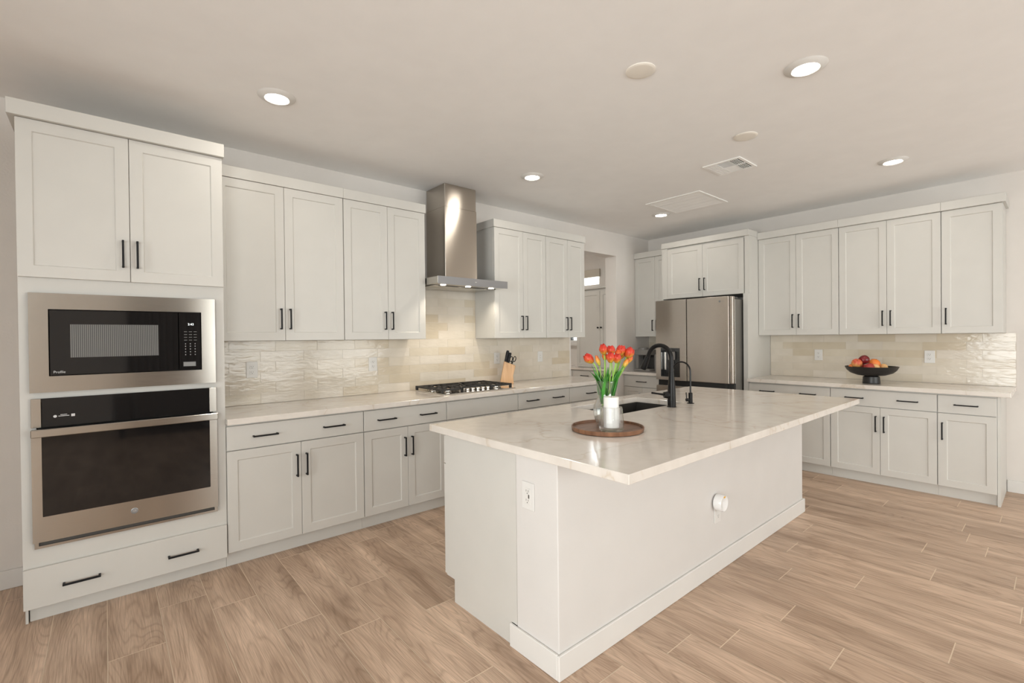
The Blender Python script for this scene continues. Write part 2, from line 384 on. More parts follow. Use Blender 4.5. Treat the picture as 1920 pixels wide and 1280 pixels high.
struct('ceiling', B((XW, YB, H), (L+.14, 2.9, H+.1)), CEILP, 'smooth beige ceiling')

def build_floor():
    mb = MB(); cols = []
    wdt, pit, gr = .2055, 1.0165, .0022
    known = {0: -1.442, 1: -.658, 2: -1.30, 3: -1.766, 7: -2.893, 8: -3.255, 9: -2.993, 10: -3.571, 11: -2.837, 12: -3.144, 13: -3.752, 14: -3.399, 15: -2.697, 16: -3.301, 17: -3.572, 20: -2.941, 22: -3.337}
    rnd = random.Random(11)
    k0 = int((XW-.925)/wdt)-1; k1 = int((L+.14-.925)/wdt)+1
    def quad(x0, x1, y0, y1, mi, c):
        x0 = max(x0, XW); x1 = min(x1, L+.1); y0 = max(y0, YB); y1 = min(y1, 2.9)
        if x1-x0 < 1e-4 or y1-y0 < 1e-4: return
        z = 0 if mi == 0 else -.0008
        mb.add([(x0, y0, z), (x1, y0, z), (x1, y1, z), (x0, y1, z)], [(0, 1, 2, 3)], mi); cols.append(c)
    for k in range(k0, k1):
        x0 = .925+wdt*k; x1 = x0+wdt
        j = known.get(k, -rnd.random()*pit)
        y = j-pit*10
        while y < 3:
            c = (rnd.random(), rnd.random(), rnd.random(), 1)
            quad(x0+.0016, x1-.0016, y+gr, y+pit-gr, 0, c)
            y += pit
    mb.add([(XW, YB, -.0008), (L+.1, YB, -.0008), (L+.1, 2.9, -.0008), (XW, 2.9, -.0008)], [(0, 1, 2, 3)], 1); cols.append((0, 0, 0, 1))
    mb.box((XW, YB, -.1), (L+.1, 2.9, -.002), 1); cols.extend([(0, 0, 0, 1)]*6)
    o = mb.build('floor', [FLOORM, GROUT], recalc=False); o['kind'] = 'structure'; o['label'] = 'wood-look plank tile floor with pale grout lines'
    at = o.data.attributes.new('rnd', 'FLOAT_COLOR', 'FACE')
    for i, c in enumerate(cols): at.data[i].color = c
build_floor()

def base_board(name, mb, lab): struct(name, mb, TRIMP, lab, bevel=.003)
base_board('baseboard_left', B((XW, -.016, 0), (-.004, -.0, .105)), 'white baseboard left of the oven tower')
base_board('baseboard_right', B((L-.016, YB, 0), (L, -3.5705, .105)), 'white baseboard right of the base cabinets')
base_board('baseboard_back', B((XW, YB, 0), (.85, YB+.016, .105)), 'white baseboard of the living area')
# opening trim is plain drywall; glass doors, pantry windows, unseen side and back windows for fill
def window(name, u0, u1, w0, w1, v0, v1, T, lab, mull=(), kind_mat=TRIMP, vp=None):
    fr = MB(); t = .045
    holes = []; us = [u0]+list(mull)+[u1]
    for a, b in zip(us[:-1], us[1:]): holes.append((a+t/2 if a != u0 else a+t, b-t/2 if b != u1 else b-t, w0+t, w1-t))
    grid_boxes(fr, u0, u1, w0, w1, v0, v1, holes, T)
    o = fr.build(name, kind_mat); o['kind'] = 'structure'; o['label'] = lab; o['_org'] = (0, 0, 0)
    vm = (v0+v1)/2
    for h in holes: B((h[0]-.004, vm-.003, h[2]-.004), (h[1]+.004, vm+.003, h[3]+.004), T).build('pane', PANE, o)
    return o
window('door_1', *DW, YB-.10, YB-.04, ID, 'sliding glass doors of the living area', (3.35, 4.65))
window('window_fill', -3.1, -1.2, .55, 2.35, YB-.10, YB-.04, ID, 'unseen back window added to light the left wall', (-2.15,))  # added window, lets fill light reach the left wall
window('window_1', *SW, XW-.10, XW-.04, TX, 'unseen living area side window enlarged for fill light', (-5.6, -4.1))  # unseen window, enlarged to let in more light from the side
w2 = window('window_2', 1.33, 2.15, 1.285, 2.0, L+.03, L+.09, TX, 'small bright pantry window left of the tall hutch')
w3 = window('window_3', .88, 1.75, 2.18, 2.45, L+.03, L+.09, TX, 'bright transom window above the pantry hutch')
t = B((L-.03, .87, 2.34), (L-.006, 1.76, 2.46)).build('roller_shade', SHADE, w3)
B((L-.05, 1.30, 1.245), (L-.0005, 2.18, 1.283)).build('window_sill', TRIMP, w2)

def tiles(name, u0, u1, w0, w1, T, offA, lab, extra=None, wtop=1.38):
    """glazed 3x12 tiles; rows counted downwards from wtop; joint phase offA for even rows, offA-.1025 for odd"""
    mb = MB(); cols = []; rnd = random.Random(5 if T is TL else 9); g = .0013; ph, pw = .0777, .3075
    def region(u0, u1, w0, w1):
        r = int(math.floor((wtop-w1)/ph+1e-6))
        while wtop-r*ph > w0+1e-4:
            zt = min(wtop-r*ph, w1); zb = max(wtop-(r+1)*ph, w0)
            off = offA if r % 2 == 0 else offA-.104
            k = math.floor((u0-off)/pw)
            while off+k*pw < u1:
                a = max(off+k*pw, u0); b = min(off+(k+1)*pw, u1)
                rs = random.Random(hash((k, r, round(offA*100))) & 0xffff)
                if b-a > .006 and zt-zb > .004:
                    d = [.0085+rs.uniform(-.0006, .0006) for _ in range(4)]
                    vs = [T(a+g, d[0], zb+g), T(b-g, d[1], zb+g), T(b-g, d[2], zt-g), T(a+g, d[3], zt-g),
                          T(a+g, .003, zb+g), T(b-g, .003, zb+g), T(b-g, .003, zt-g), T(a+g, .003, zt-g)]
                    mb.add(vs, [(0, 1, 2, 3), (0, 4, 5, 1), (1, 5, 6, 2), (2, 6, 7, 3), (3, 7, 4, 0), (7, 6, 5, 4)], 0)
                    c = (rs.random(), rs.random(), rs.random(), 1); cols.extend([c]*6)
                k += 1
            r += 1
        mb.box((u0, .0008, w0), (u1, .0072, w1), 1, T); cols.extend([(0, 0, 0, 1)]*6)
    region(u0, u1, w0, w1)
    if extra: region(*extra)
    o = mb.build(name, [TILEM, TGROUT]); o['kind'] = 'structure'; o['label'] = lab
    at = o.data.attributes.new('rnd', 'FLOAT_COLOR', 'FACE')
    for i, c in enumerate(cols): at.data[i].color = c
tiles('trim_1', .864, 4.565, .915, 1.380, TL, .984, 'glazed cream tile backsplash along the cooktop run', (2.4105, 3.1645, 1.3805, 1.92))
tiles('trim_2', 1.6465, 3.6266, .915, 1.380, TR, 3.113-.3075*5, 'glazed cream tile backsplash on the fruit bowl wall')
tiles('trim_3', .0085, .565, .915, 1.380, TR, .19, 'glazed tile backsplash in the corner left of the refrigerator')

# ------------------------------------------------------------------ cabinet pieces
def shaker(T, u0, u1, w0, w1, v, parent, name='door', rail=.057, t=.02, rec=.007):
    mb = MB(); r = rail; s = .0035
    P = lambda u, vv, w: T(u, vv, w)
    o = [(u0, w0), (u1, w0), (u1, w1), (u0, w1)]
    i1 = [(u0+r, w0+r), (u1-r, w0+r), (u1-r, w1-r), (u0+r, w1-r)]
    i2 = [(u0+r+s, w0+r+s), (u1-r-s, w0+r+s), (u1-r-s, w1-r-s), (u0+r+s, w1-r-s)]
    vs = [P(a, v-t, b) for a, b in o]+[P(a, v, b) for a, b in o]+[P(a, v, b) for a, b in i1]+[P(a, v-rec, b) for a, b in i2]
    fs = [(0, 1, 2, 3)]
    for k in range(4):
        j = (k+1) % 4
        fs += [(k, j, 4+j, 4+k), (4+k, 4+j, 8+j, 8+k), (8+k, 8+j, 12+j, 12+k)]
    fs.append((12, 13, 14, 15))
    mb.add(vs, fs); return mb.build(name, PAINT, parent, bevel=.0012)
def slab(T, u0, u1, w0, w1, v, parent, name='drawer', t=.02):
    return B((u0, v-t, w0), (u1, v, w1), T).build(name, PAINT, parent, bevel=.0015)
def handle(T, u, w, v, parent, vertical=True, ln=.145, name='handle'):
    mb = MB(); h = ln/2; s = .0048; d = .032
    if vertical:
        mb.box((u-s, v+d-.009, w-h), (u+s, v+d, w+h), 0, T)
        for q in (-1, 1): mb.box((u-s, v+.0002, w+q*(h-s)-s), (u+s, v+d-.009, w+q*(h-s)+s), 0, T)
    else:
        mb.box((u-h, v+d-.009, w-s), (u+h, v+d, w+s), 0, T)
        for q in (-1, 1): mb.box((u+q*(h-s)-s, v+.0002, w-s), (u+q*(h-s)+s, v+d-.009, w+s), 0, T)
    o = mb.build(name, BLACK, parent, bevel=.001)
    return o
G = .0028
def upper(T, u0, u1, gaps, label, v, w0=1.382, w1=2.455, crown=(2.457, 2.532), group=None, hz=1.532, ends=(0, 0), cv=.012, hside=None, cap=(0, 0)):
    c = T((u0+u1)/2, v/2, w0); th = thing('wall_cabinet', label, 'cabinet', c, group)
    mb = B((u0+.0006, .001, w0+.001), (u1-.0006, v-.0205, w1+.001), T)
    mb.build('carcass', [PAINT], th)
    dk = B((u0+.002, v-.0203, w0+.004), (u1-.002, v-.0201, w1-.004), T)
    us = [u0]+list(gaps)+[u1]; n = len(us)-1
    for i in range(n):
        a = us[i]+(G if i == 0 else G/2.2); b = us[i+1]-(G if i == n-1 else G/2.2)
        d = shaker(T, a, b, w0, w1, v, th)
        if n == 1: hu = a+.029 if hside == 'l' else b-.029
        else: hu = b-.029 if i % 2 == 0 else a+.029
        handle(T, hu, hz, v, d)
    e0 = u0+.0004-ends[0]; e1 = u1-.0004+ends[1]
    m2 = MB(); m2.box((e0, .001, crown[0]), (e1, v+cv, crown[1]), 0, T)
    m2.build('crown', PAINT, th, bevel=.002)
    return th
def base(T, u0, u1, gaps, label, v, drawers=1, handles=(.25, .75), group=None, toe_v=None, endpanel=None, noh=False, hside=None):
    toe_v = toe_v or v-.053
    c = T((u0+u1)/2, v/2, 0); th = thing('base_cabinet', label, 'cabinet', c, group)
    B((u0+.0006, .001, .092), (u1-.0006, v-.0205, .8765), T).build('carcass', PAINT, th)
    B((u0+.0006, .02, .0005), (u1-.0006, toe_v, .0915), T).build('toe_kick', PAINT, th)
    d = slab(T, u0+G, u1-G, .717, .863, v, th)
    if not noh:
        for h in handles: handle(T, u0+(u1-u0)*h, .789, v, d, False)
    us = [u0]+list(gaps)+[u1]; n = len(us)-1
    for i in range(n):
        a = us[i]+(G if i == 0 else G/2.2); b = us[i+1]-(G if i == n-1 else G/2.2)
        dd = shaker(T, a, b, .098, .711, v, th)
        if n == 1: hu = a+.029 if hside == 'l' else b-.029
        else: hu = b-.029 if i % 2 == 0 else a+.029
        handle(T, hu, .562, v, dd)
    if endpanel:
        B((endpanel[0], .001, .0005), (endpanel[1], v-.021, .8765), T).build('end_panel', PAINT, th)
    return th

# ---- left run
dF, dU = .598, .3224
base(TL, .863, 1.724, [1.2935], 'white base cabinet next to the oven tower, two drawer pulls over two doors', dF)
base(TL, 1.724, 2.4297, [2.077], 'white base cabinet between the oven-side cabinet and the cooktop cabinet', dF)
base(TL, 2.4297, 3.2105, [2.82], 'white base cabinet under the cooktop with a plain pull-less panel', dF, noh=True)
base(TL, 3.2105, 3.912, [3.56], 'white base cabinet just right of the cooktop cabinet, two drawer pulls', dF)
base(TL, 3.912, 4.568, [4.24], 'white base cabinet at the pantry end of the cooktop run, single drawer pull', dF, handles=(.5,))
upper(TL, .8635, 1.7014, [1.2815], 'wide white wall cabinet beside the oven tower', dU, cv=.009)
upper(TL, 1.7014, 2.4088, [2.0625], 'white wall cabinet immediately left of the range hood', dU, ends=(0, .006), cv=.009)
upper(TL, 3.1655, 3.8653, [3.5405], 'white wall cabinet immediately right of the range hood', dU, ends=(.008, 0), cv=.009)
upper(TL, 3.8653, 4.4864, [4.2], 'white wall cabinet next to the pantry opening', dU, ends=(0, .01), cv=.009)

# ---- oven tower
ot = thing('oven_tower_cabinet', 'tall white cabinet housing the microwave and wall oven', 'cabinet', (.431, -.3, 0))
x0, x1 = 0.0, .8622
mb = MB()
mb.box((x0, .001, .09), (.018, dF-.035, 2.475), 0, TL); mb.box((x1-.018, .001, .09), (x1, dF-.035, 2.475), 0, TL)
mb.box((.018, .001, .09), (x1-.018, .02, 2.475), 0, TL)
mb.box((.018, .02, .09), (x1-.018, dF-.035, .30), 0, TL); mb.box((.018, .02, 1.66), (x1-.018, dF-.035, 2.475), 0, TL)
mb.box((.018, .02, 1.108), (x1-.018, dF-.035, 1.132), 0, TL)
grid_boxes(mb, x0, x1, .09, 2.475, dF-.035, dF-.012, [(.055, .80, .392, 1.09), (.055, .79, 1.16, 1.60)], TL)
mb.build('carcass', PAINT, ot)
B((.004, .02, .0005), (.014, dF-.035, .0895), TL).build('toe_side', PAINT, ot)
B((.018, .02, .0005), (x1, .5455, .0895), TL).build('toe_kick', PAINT, ot)
for i, (a, b) in enumerate([(.001, .4255), (.428, .861)]):
    d = shaker(TL, a, b, 1.706, 2.474, dF+.009, ot)
    handle(TL, (b-.029) if i == 0 else (a+.029), 1.852, dF+.009, d)
d = slab(TL, .001, .8595, .082, .277, dF+.009, ot)
for u in (.2135, .642): handle(TL, u, .174, dF+.009, d, False)
B((-.026, .001, 2.476), (.8695, dF+.033, 2.552), TL).build('crown', PAINT, ot, bevel=.002)

# ---- microwave
mw = thing('microwave', 'built-in stainless microwave with black glass front above the oven', 'microwave', (.425, -.6, 1.14))
mb = MB(); fv = dF+.004
grid_boxes(mb, .036, .8125, 1.138, 1.629, dF-.011, fv+.012, [(.105, .744, 1.217, 1.550)], TL)
mb.build('trim_frame', SST, mw)
B((.10, .12, 1.19), (.75, dF-.036, 1.575), TL).build('cavity_box', ENAM, mw)
mb = MB(); mb.box((.108, dF-.01, 1.220), (.6335, fv+.010, 1.547), 0, TL); d = mb.build('door', BGLASS, mw, bevel=.002)
B((.184, fv+.0103, 1.307), (.543, fv+.0108, 1.4755), TL).build('window_mesh', BWIN, d)
st = MB()
for i in range(46): st.box((.186+i*.0078, fv+.0109, 1.308), (.1885+i*.0078, fv+.0112, 1.4745), 0, TL)
so = st.build('window_lines', plain('mesh_lines', (.20, .20, .19), .3), d)
text('brand_text', 'Profile', (.143, -(fv+.0102), 1.236), .017, PRINT, mw)
cp = B((.637, dF-.01, 1.220), (.741, fv+.010, 1.547), TL).build('control_panel', BGLASS, mw, bevel=.002)
text('clock', '2:43', (.693, -(fv+.0102), 1.480), .017, CLOCK, cp)
mb = MB()
for (r, z) in enumerate([1.437, 1.421, 1.405, 1.389, 1.366, 1.352, 1.336, 1.320, 1.304]):
    for c in range(3):
        if r < 4: mb.box((.660+c*.023, fv+.0101, z), (.675+c*.023, fv+.0104, z+.0022), 0, TL)
        else: mb.box((.664+c*.023, fv+.0101, z), (.669+c*.023, fv+.0104, z+.006), 0, TL)
mb.build('key_marks', PRINTD, cp)
mb = MB(); grid_boxes(mb, .653, .717, 1.238, 1.268, fv+.0101, fv+.0105, [], TL); s1 = mb.build('sticker', BLACK, cp)
mb = MB(); mb.box((.656, fv+.0106, 1.241), (.714, fv+.0109, 1.265), 0, TL); mb.build('sticker_print', PRINTD, s1)

# ---- wall oven
ov = thing('wall_oven', 'stainless built-in wall oven with black glass door under the microwave', 'oven', (.425, -.6, .38))
B((.06, .08, .40), (.795, dF-.036, 1.085), TL).build('oven_body', ENAM, ov)
v1 = dF+.010
for a, b in ((.038, .0745), (.7785, .8145)): B((a, dF-.011, .966), (b, v1, 1.108), TL).build('control_side_trim', SST, ov, bevel=.001)
cp = B((.0755, dF-.011, .966), (.7775, v1+.001, 1.108), TL).build('control_panel', BGLASS, ov, bevel=.0015)
mb = MB(); mb.lathe([(.0068, 0), (.0068, .0004), (.0005, .0005)], (.124, -(v1+.001), 1.016), 20, axis='y')
mb.box((.136, v1+.0011, 1.0145), (.176, v1+.0014, 1.0175), 0, TL); mb.box((.143, v1+.0011, 1.0215), (.168, v1+.0014, 1.024), 0, TL)
mb.box((.183, v1+.0011, 1.010), (.197, v1+.0014, 1.023), 0, TL); mb.build('panel_icons', PRINT, cp)
mb = MB(); grid_boxes(mb, .038, .8145, .403, .957, dF-.011, v1+.006, [(.0745, .7775, .526, .922)], TL)
od = mb.build('door', SST, ov)
B((.0755, dF-.010, .527), (.7765, v1+.004, .921), TL).build('door_glass', BGLASS, od)
mb = MB(); mb.box((.040, v1+.036, .924), (.8145, v1+.052, .962), 0, TL)
for a in (.050, .780): mb.box((a, v1+.0062, .930), (a+.024, v1+.036, .955), 0, TL)
mb.build('handle', SST, od, bevel=.003)
em = MB(); em.lathe([(.0155, 0), (.0155, .0012), (.0135, .0016), (.0125, .0008), (.0005, .0008)], (.427, -(v1+.0062), .471), 32, axis='y')
e = em.build('emblem', EMBLEM, od); text('emblem_letters', 'GE', (.427, -(v1+.0074), .471), .014, PRINT, e)
mb = MB(); mb.box((.043, dF-.011, .370), (.8135, dF+.004, .382), 0, TL); mb.box((.043, dF-.011, .382), (.058, dF+.004, .400), 0, TL); mb.box((.7985, dF-.011, .382), (.8135, dF+.004, .400), 0, TL)
mb.build('bottom_trim', SST, ov)
B((.059, dF-.011, .3825), (.797, dF-.006, .4005), TL).build('vent_slot', SLOT, ov)

# ---- worktops
ct = B((.863, .0012, .878), (4.592, .645, .914), TL).build('countertop', QUARTZ, bevel=.002)
tag(ct, 'long cream quartz countertop holding the cooktop and knife block', 'countertop')

# ---- hood
hood = thing('range_hood', 'stainless chimney range hood over the cooktop', 'range hood', (2.81, -.25, 1.845))
mb = MB(); hv = .52; h0, h1 = 2.4115, 3.163
mb.box((h0, .010, 1.846), (h1, hv-.004, 1.905), 0, TL)
mb.build('canopy', SST, hood, bevel=.002)
B((h0, hv-.0035, 1.840), (h1, hv, 1.9055), TL).build('front_strip', plain('hood_front_grey', (.30, .30, .31), .35, metal=.7), hood)
B((2.79, hv+.0001, 1.872), (2.808, hv+.0005, 1.878), TL).build('brand_mark', PRINT, hood)
mb = MB(); mb.box((2.45, .04, 1.8405), (3.125, .36, 1.8457), 0, TL); f = mb.build('filter_panel', SST, hood)
mb = MB()
for u in (2.438, 3.127): mb.box((u, .03, 1.8425), (u+.009, .37, 1.8457), 0, TL)
mb.box((2.438, .022, 1.8425), (3.136, .03, 1.8457), 0, TL); mb.box((2.438, .37, 1.8425), (3.136, .378, 1.8457), 0, TL); mb.build('filter_gap', SLOT, hood)
for u in (2.525, 2.787, 3.049):
    mb = MB(); mb.lathe([(.024, 0), (.024, -.003), (.0005, -.0032)], (u, -.418, 1.8456), 24); mb.build('lamp', HLENS, hood)
    l = bpy.data.lights.new('hood_spot', 'SPOT'); l.energy = 4.6; l.color = (1, .89, .73); l.spot_size = R(118); l.spot_blend = .7; l.shadow_soft_size = .02
    o = bpy.data.objects.new('hood_spot', l); o.location = (u, -.418, 1.830); o.rotation_euler = (R(6), 0, 0); COL.objects.link(o)
mb = MB(); mb.box((2.612, .002, 1.9058), (2.96, .322, 2.56), 0, TL); mb.build('chimney_lower', SSTV, hood, bevel=.002)
mb = MB(); mb.box((2.616, .002, 2.56), (2.956, .318, H-.001), 0, TL); mb.build('chimney_upper', SSTV, hood, bevel=.002)

# ---- cooktop
ck = thing('gas_cooktop', 'stainless gas cooktop with black cast iron grates', 'cooktop', (2.82, -.3, .914))
B((2.432, .055, .9145), (3.222, .560, .922), TL).build('tray', CHROME, ck, bevel=.003)
for (bx, by, r) in ((2.56, -.18, .045), (2.56, -.41, .036), (2.825, -.25, .058), (3.09, -.18, .036), (3.09, -.41, .045)):
    mb = MB(); mb.lathe([(r*1.25, .922), (r*1.2, .927), (r, .929), (r, .936), (r*.95, .938), (.001, .938)], (bx, by, 0), 28); b_ = mb.build('burner', CHROME, ck)
    mb = MB(); mb.lathe([(r*.8, .9383), (r*.8, .943), (r*.7, .945), (.001, .9455)], (bx, by, 0), 28); mb.build('burner_cap', IRON, b_)
def bar(mb, x0, y0, x1, y1, z0=.942, z1=.958, w=.0062):
    d = Vector((x1-x0, y1-y0, 0)).normalized(); n = Vector((-d.y, d.x, 0))*w
    a = Vector((x0, y0, 0)); b = Vector((x1, y1, 0))
    vs = [a-n, b-n, b+n, a+n]; vs = [(v.x, v.y, z0) for v in vs]+[(v.x, v.y, z1) for v in vs]
    mb.add(vs, [(3, 2, 1, 0), (4, 5, 6, 7), (0, 1, 5, 4), (1, 2, 6, 5), (2, 3, 7, 6), (3, 0, 4, 7)])
for gi, (a, b) in enumerate(((2.452, 2.698), (2.702, 2.946), (2.950, 3.204))):
    mb = MB(); yb = -.075
    if gi == 0: front = [(a, -.50), (b-.09, -.50), (b-.04, -.475), (b, -.43)]
    elif gi == 1: front = [(a, -.425), ((a+b)/2, -.41), (b, -.425)]
    else: front = [(a, -.43), (a+.03, -.49), (a+.06, -.50), (b, -.50)]
    for p, q in zip(front[:-1], front[1:]): bar(mb, *p, *q)
    bar(mb, a, yb, b, yb); bar(mb, a, yb, a, front[0][1]); bar(mb, b, yb, b, front[-1][1])
    m = (a+b)/2
    yf = {0: -.50, 1: -.41, 2: -.50}[gi]
    if gi == 1:
        for ang in range(0, 360, 60):
            c, s = math.cos(R(ang)), math.sin(R(ang)); bar(mb, m+c*.03, -.25+s*.03, m+c*.115, -.25+s*.16 if abs(s) > .1 else -.25)
    else:
        bar(mb, a, -.295, b, -.295)
        for cy in (-.185, -.40):
            for ang in (0, 90, 180, 270):
                c, s = math.cos(R(ang)), math.sin(R(ang)); bar(mb, m+c*.03, cy+s*.03, m+c*.115, cy+s*.10)
            for q in (-1, 1): bar(mb, m+q*.062, cy-.095, m+q*.062, cy+.095, w=.0035)
    feet = {0: [(a, -.497), (b-.01, -.445), (a, yb), (b-.008, yb)], 1: [(a+.012, yb), (b-.012, yb)], 2: [(a+.035, -.488), (b, -.497), (a+.008, yb), (b, yb)]}[gi]
    for (fx, fy) in feet: mb.box((fx-.011, fy-.009, .9222), (fx+.011, fy+.009, .9585))
    mb.build('grate', IRON, ck, bevel=.0015)
for kx in (2.712, 2.768, 2.824, 2.880, 2.936):
    mb = MB(); mb.lathe([(.019, .922), (.019, .925), (.014, .927), (.0135, .93), (.018, .934), (.0185, .946), (.016, .950), (.001, .9505)], (kx, -.497, 0), 24); mb.build('knob', CHROME, ck)

# ---- knife block
kb = thing('knife_block', 'light bamboo knife block right of the cooktop', 'knife block', (3.46, -.17, .914))
def prism(poly, y0, y1):
    n = len(poly); vs = [(x, y0, z) for x, z in poly]+[(x, y1, z) for x, z in poly]
    return MB().add(vs, [tuple(range(n)), tuple(range(2*n-1, n-1, -1))]+[(i, (i+1) % n, n+(i+1) % n, n+i) for i in range(n)])
# the block leans: its slot face tilts up and to the right, seen turned about 35 degrees
ang = R(-38); ca, sa = math.cos(ang), math.sin(ang); KC = Vector((3.445, -.165, .9145))
def KB(x, y, z): return (KC.x+x*ca-y*sa, KC.y+x*sa+y*ca, KC.z+z)
poly = [(-.075, 0), (.065, 0), (.060, .085), (.085, .185), (-.030, .232)]
n = 5; vs = [KB(x, -.045, z) for x, z in poly]+[KB(x, .045, z) for x, z in poly]
MB().add(vs, [tuple(range(n)), tuple(range(2*n-1, n-1, -1))]+[(i, (i+1) % n, n+(i+1) % n, n+i) for i in range(n)]).build('block', BAMBOO, kb, bevel=.003)
slope = Vector((.115, 0, -.047)).normalized(); nrm = Vector((.38, 0, .925)).normalized()
def on_face(s, y): return Vector((-.030+slope.x*s, y, .232+slope.z*s))
kn = [(.016, -.026, .098, 'with the longest handle at the top corner'), (.016, 0, .092, 'in the back row, middle slot'), (.016, .026, .09, 'in the back row, far slot'),
      (.044, -.026, .088, 'in the second row, near slot'), (.044, 0, .085, 'in the second row, middle slot'), (.044, .026, .08, 'in the second row, far slot')]
hdir = Vector((.22, 0, .975)).normalized()
for s, y, ln, lab in kn:
    b0 = on_face(s, y)+nrm*.0015; th = thing('knife', 'black handled knife '+lab+' of the bamboo block', 'knife', KB(*b0), 'kitchen knives in the bamboo block')
    side = Vector((hdir.z, 0, -hdir.x))
    def kp(a, u, v): p = b0+hdir*a*1.18+side*u*1.15+Vector((0, v*1.25, 0)); return KB(*p)
    prof = [(.0, .0105, .008), (.012, .0115, .009), (.02, .011, .0095), (ln*.55, .0125, .010), (ln*.85, .013, .010), (ln, .011, .008)]
    vs = []; fs = []
    for a, wu, wv in prof:
        for k in range(12):
            t = 2*math.pi*k/12; vs.append(kp(a, wu*math.copysign(abs(math.cos(t))**.7, math.cos(t)), wv*math.copysign(abs(math.sin(t))**.7, math.sin(t))))
    for i in range(len(prof)-1):
        for k in range(12): fs.append((i*12+k, i*12+(k+1) % 12, (i+1)*12+(k+1) % 12, (i+1)*12+k))
    fs += [tuple(range(11, -1, -1)), tuple(range((len(prof)-1)*12, len(prof)*12))]
    MB().add(vs, fs, 0, True).build('knife_handle', BLACK, th)
    for q in (.3, .6): MB().tube([kp(ln*q, 0, -.0108), kp(ln*q, 0, .0108)], .0012, 8).build('rivet', GREYPL, th)
b0 = on_face(.085, 0)+nrm*.002
sc_ = thing('scissors', 'black handled kitchen scissors in the front slot of the knife block', 'scissors', KB(*b0))
for q in (-1, 1):
    c0 = b0+hdir*.05+Vector((q*.017, q*.002, 0))
    pts = [KB(c0.x+.0135*math.cos(a)+hdir.x*.024*math.sin(a), c0.y, c0.z+.026*math.sin(a)) for a in [i/20*2*math.pi for i in range(20)]]
    MB().tube(pts, .0042, 8, closed=True).build('finger_loop', BLACK, sc_)
MB().tube([KB(*(b0+hdir*.0)), KB(*(b0+hdir*.028))], [.008, .010], 10).build('shank', BLACK, sc_)

# ---- sockets
def outlet(T, u, w, v, label, group=None, usb=False, hh=.118, ww=.076, decora=False):
    th = thing('wall_outlet', label, 'outlet', T(u, v, w), group)
    B((u-ww/2, v, w-hh/2), (u+ww/2, v+.005, w+hh/2), T).build('cover_plate', PLASTIC, th, bevel=.002)
    if usb or decora:
        B((u-.017, v+.005, w-.034), (u+.017, v+.0075, w+.034), T).build('receptacle', TRIMP, th, bevel=.001)
    else:
        for dz in (-.020, .020):
            pts = []
            mb = MB(); mb.box((u-.0165, v+.005, w+dz-.0125), (u+.0165, v+.0072, w+dz+.0125), 0, T); mb.build('receptacle', PLASTIC, th, bevel=.003)
    mb = MB(); vv = v+.0073+(.0003 if usb or decora else 0)
    if not decora:
        for dz in (-.020, .020):
            mb.box((u-.0075, vv, w+dz-.001), (u-.0055, vv+.0003, w+dz+.008), 0, T); mb.box((u+.0055, vv, w+dz-.001), (u+.0075, vv+.0003, w+dz+.007), 0, T)
            mb.box((u-.002, vv, w+dz-.0095), (u+.002, vv+.0003, w+dz-.005), 0, T)
        if usb: mb.box((u+.006, vv, w-.008), (u+.013, vv+.0003, w+.008), 0, T)
    else: mb.box((u-.006, vv, w+.012), (u+.006, vv+.0003, w+.014), 0, T); mb.box((u-.006, vv, w-.014), (u+.006, vv+.0003, w-.012), 0, T)
    mb.build('slots', SLOT, th)
    return th
OG = 'outlets on the tile backsplash'
outlet(TL, 1.131, 1.170, .0094, 'white outlet on the tiles nearest the oven tower', OG)
outlet(TL, 2.064, 1.170, .0094, 'white outlet on the tiles left of the cooktop, below the hood-side cabinet', OG)
outlet(TL, 3.436, 1.172, .0094, 'white outlet on the tiles directly behind the knife block', OG)
outlet(TL, 4.067, 1.168, .0094, 'white flat outlet on the tiles between knife block and pantry opening', OG, decora=True)
outlet(TR, 2.140, 1.161, .0094, 'white outlet on the tiles left of the fruit bowl', OG)
outlet(TR, 3.063, 1.161, .0094, 'white outlet on the tiles right of the fruit bowl', OG)

# ---- right run
vB, vR = .6117, .3392
base(TR, .001, .568, [.288], 'white base cabinet in the corner under the coffee maker', vB, handles=(.5,))
ctc = B((.0012, .0012, .878), (.568, .654, .914), TR).build('countertop', QUARTZ, bevel=.002)
tag(ctc, 'short quartz countertop under the coffee maker left of the refrigerator', 'countertop')
upper(TR, .0012, .568, [.316], 'narrow white wall cabinet in the corner above the coffee maker', vR, ends=(0, 0), cv=.02)
base(TR, 1.6455, 2.4137, [2.030], 'white base cabinet beside the refrigerator panel, partly behind the island', vB)
base(TR, 2.4137, 3.1935, [2.803], 'white two-door base cabinet below the fruit bowl', vB)
base(TR, 3.1935, 3.5475, [], 'narrow single-door white base cabinet at the far right end', vB, handles=(.5,), endpanel=(3.5485, 3.5665), hside='l')
ctr = B((1.6455, .0012, .878), (3.6266, .654, .914), TR).build('countertop', QUARTZ, bevel=.002)
tag(ctr, 'cream quartz countertop under the black fruit bowl', 'countertop')
upper(TR, 1.6455, 2.4174, [2.028], 'white wall cabinet touching the refrigerator surround', vR, cv=.025)
upper(TR, 2.4174, 3.1873, [2.803], 'middle white two-door wall cabinet above the fruit bowl', vR, cv=.025)
upper(TR, 3.1873, 3.5676, [], 'single-door white wall cabinet at the far right end', vR, ends=(0, .018), cv=.025, hside='l')

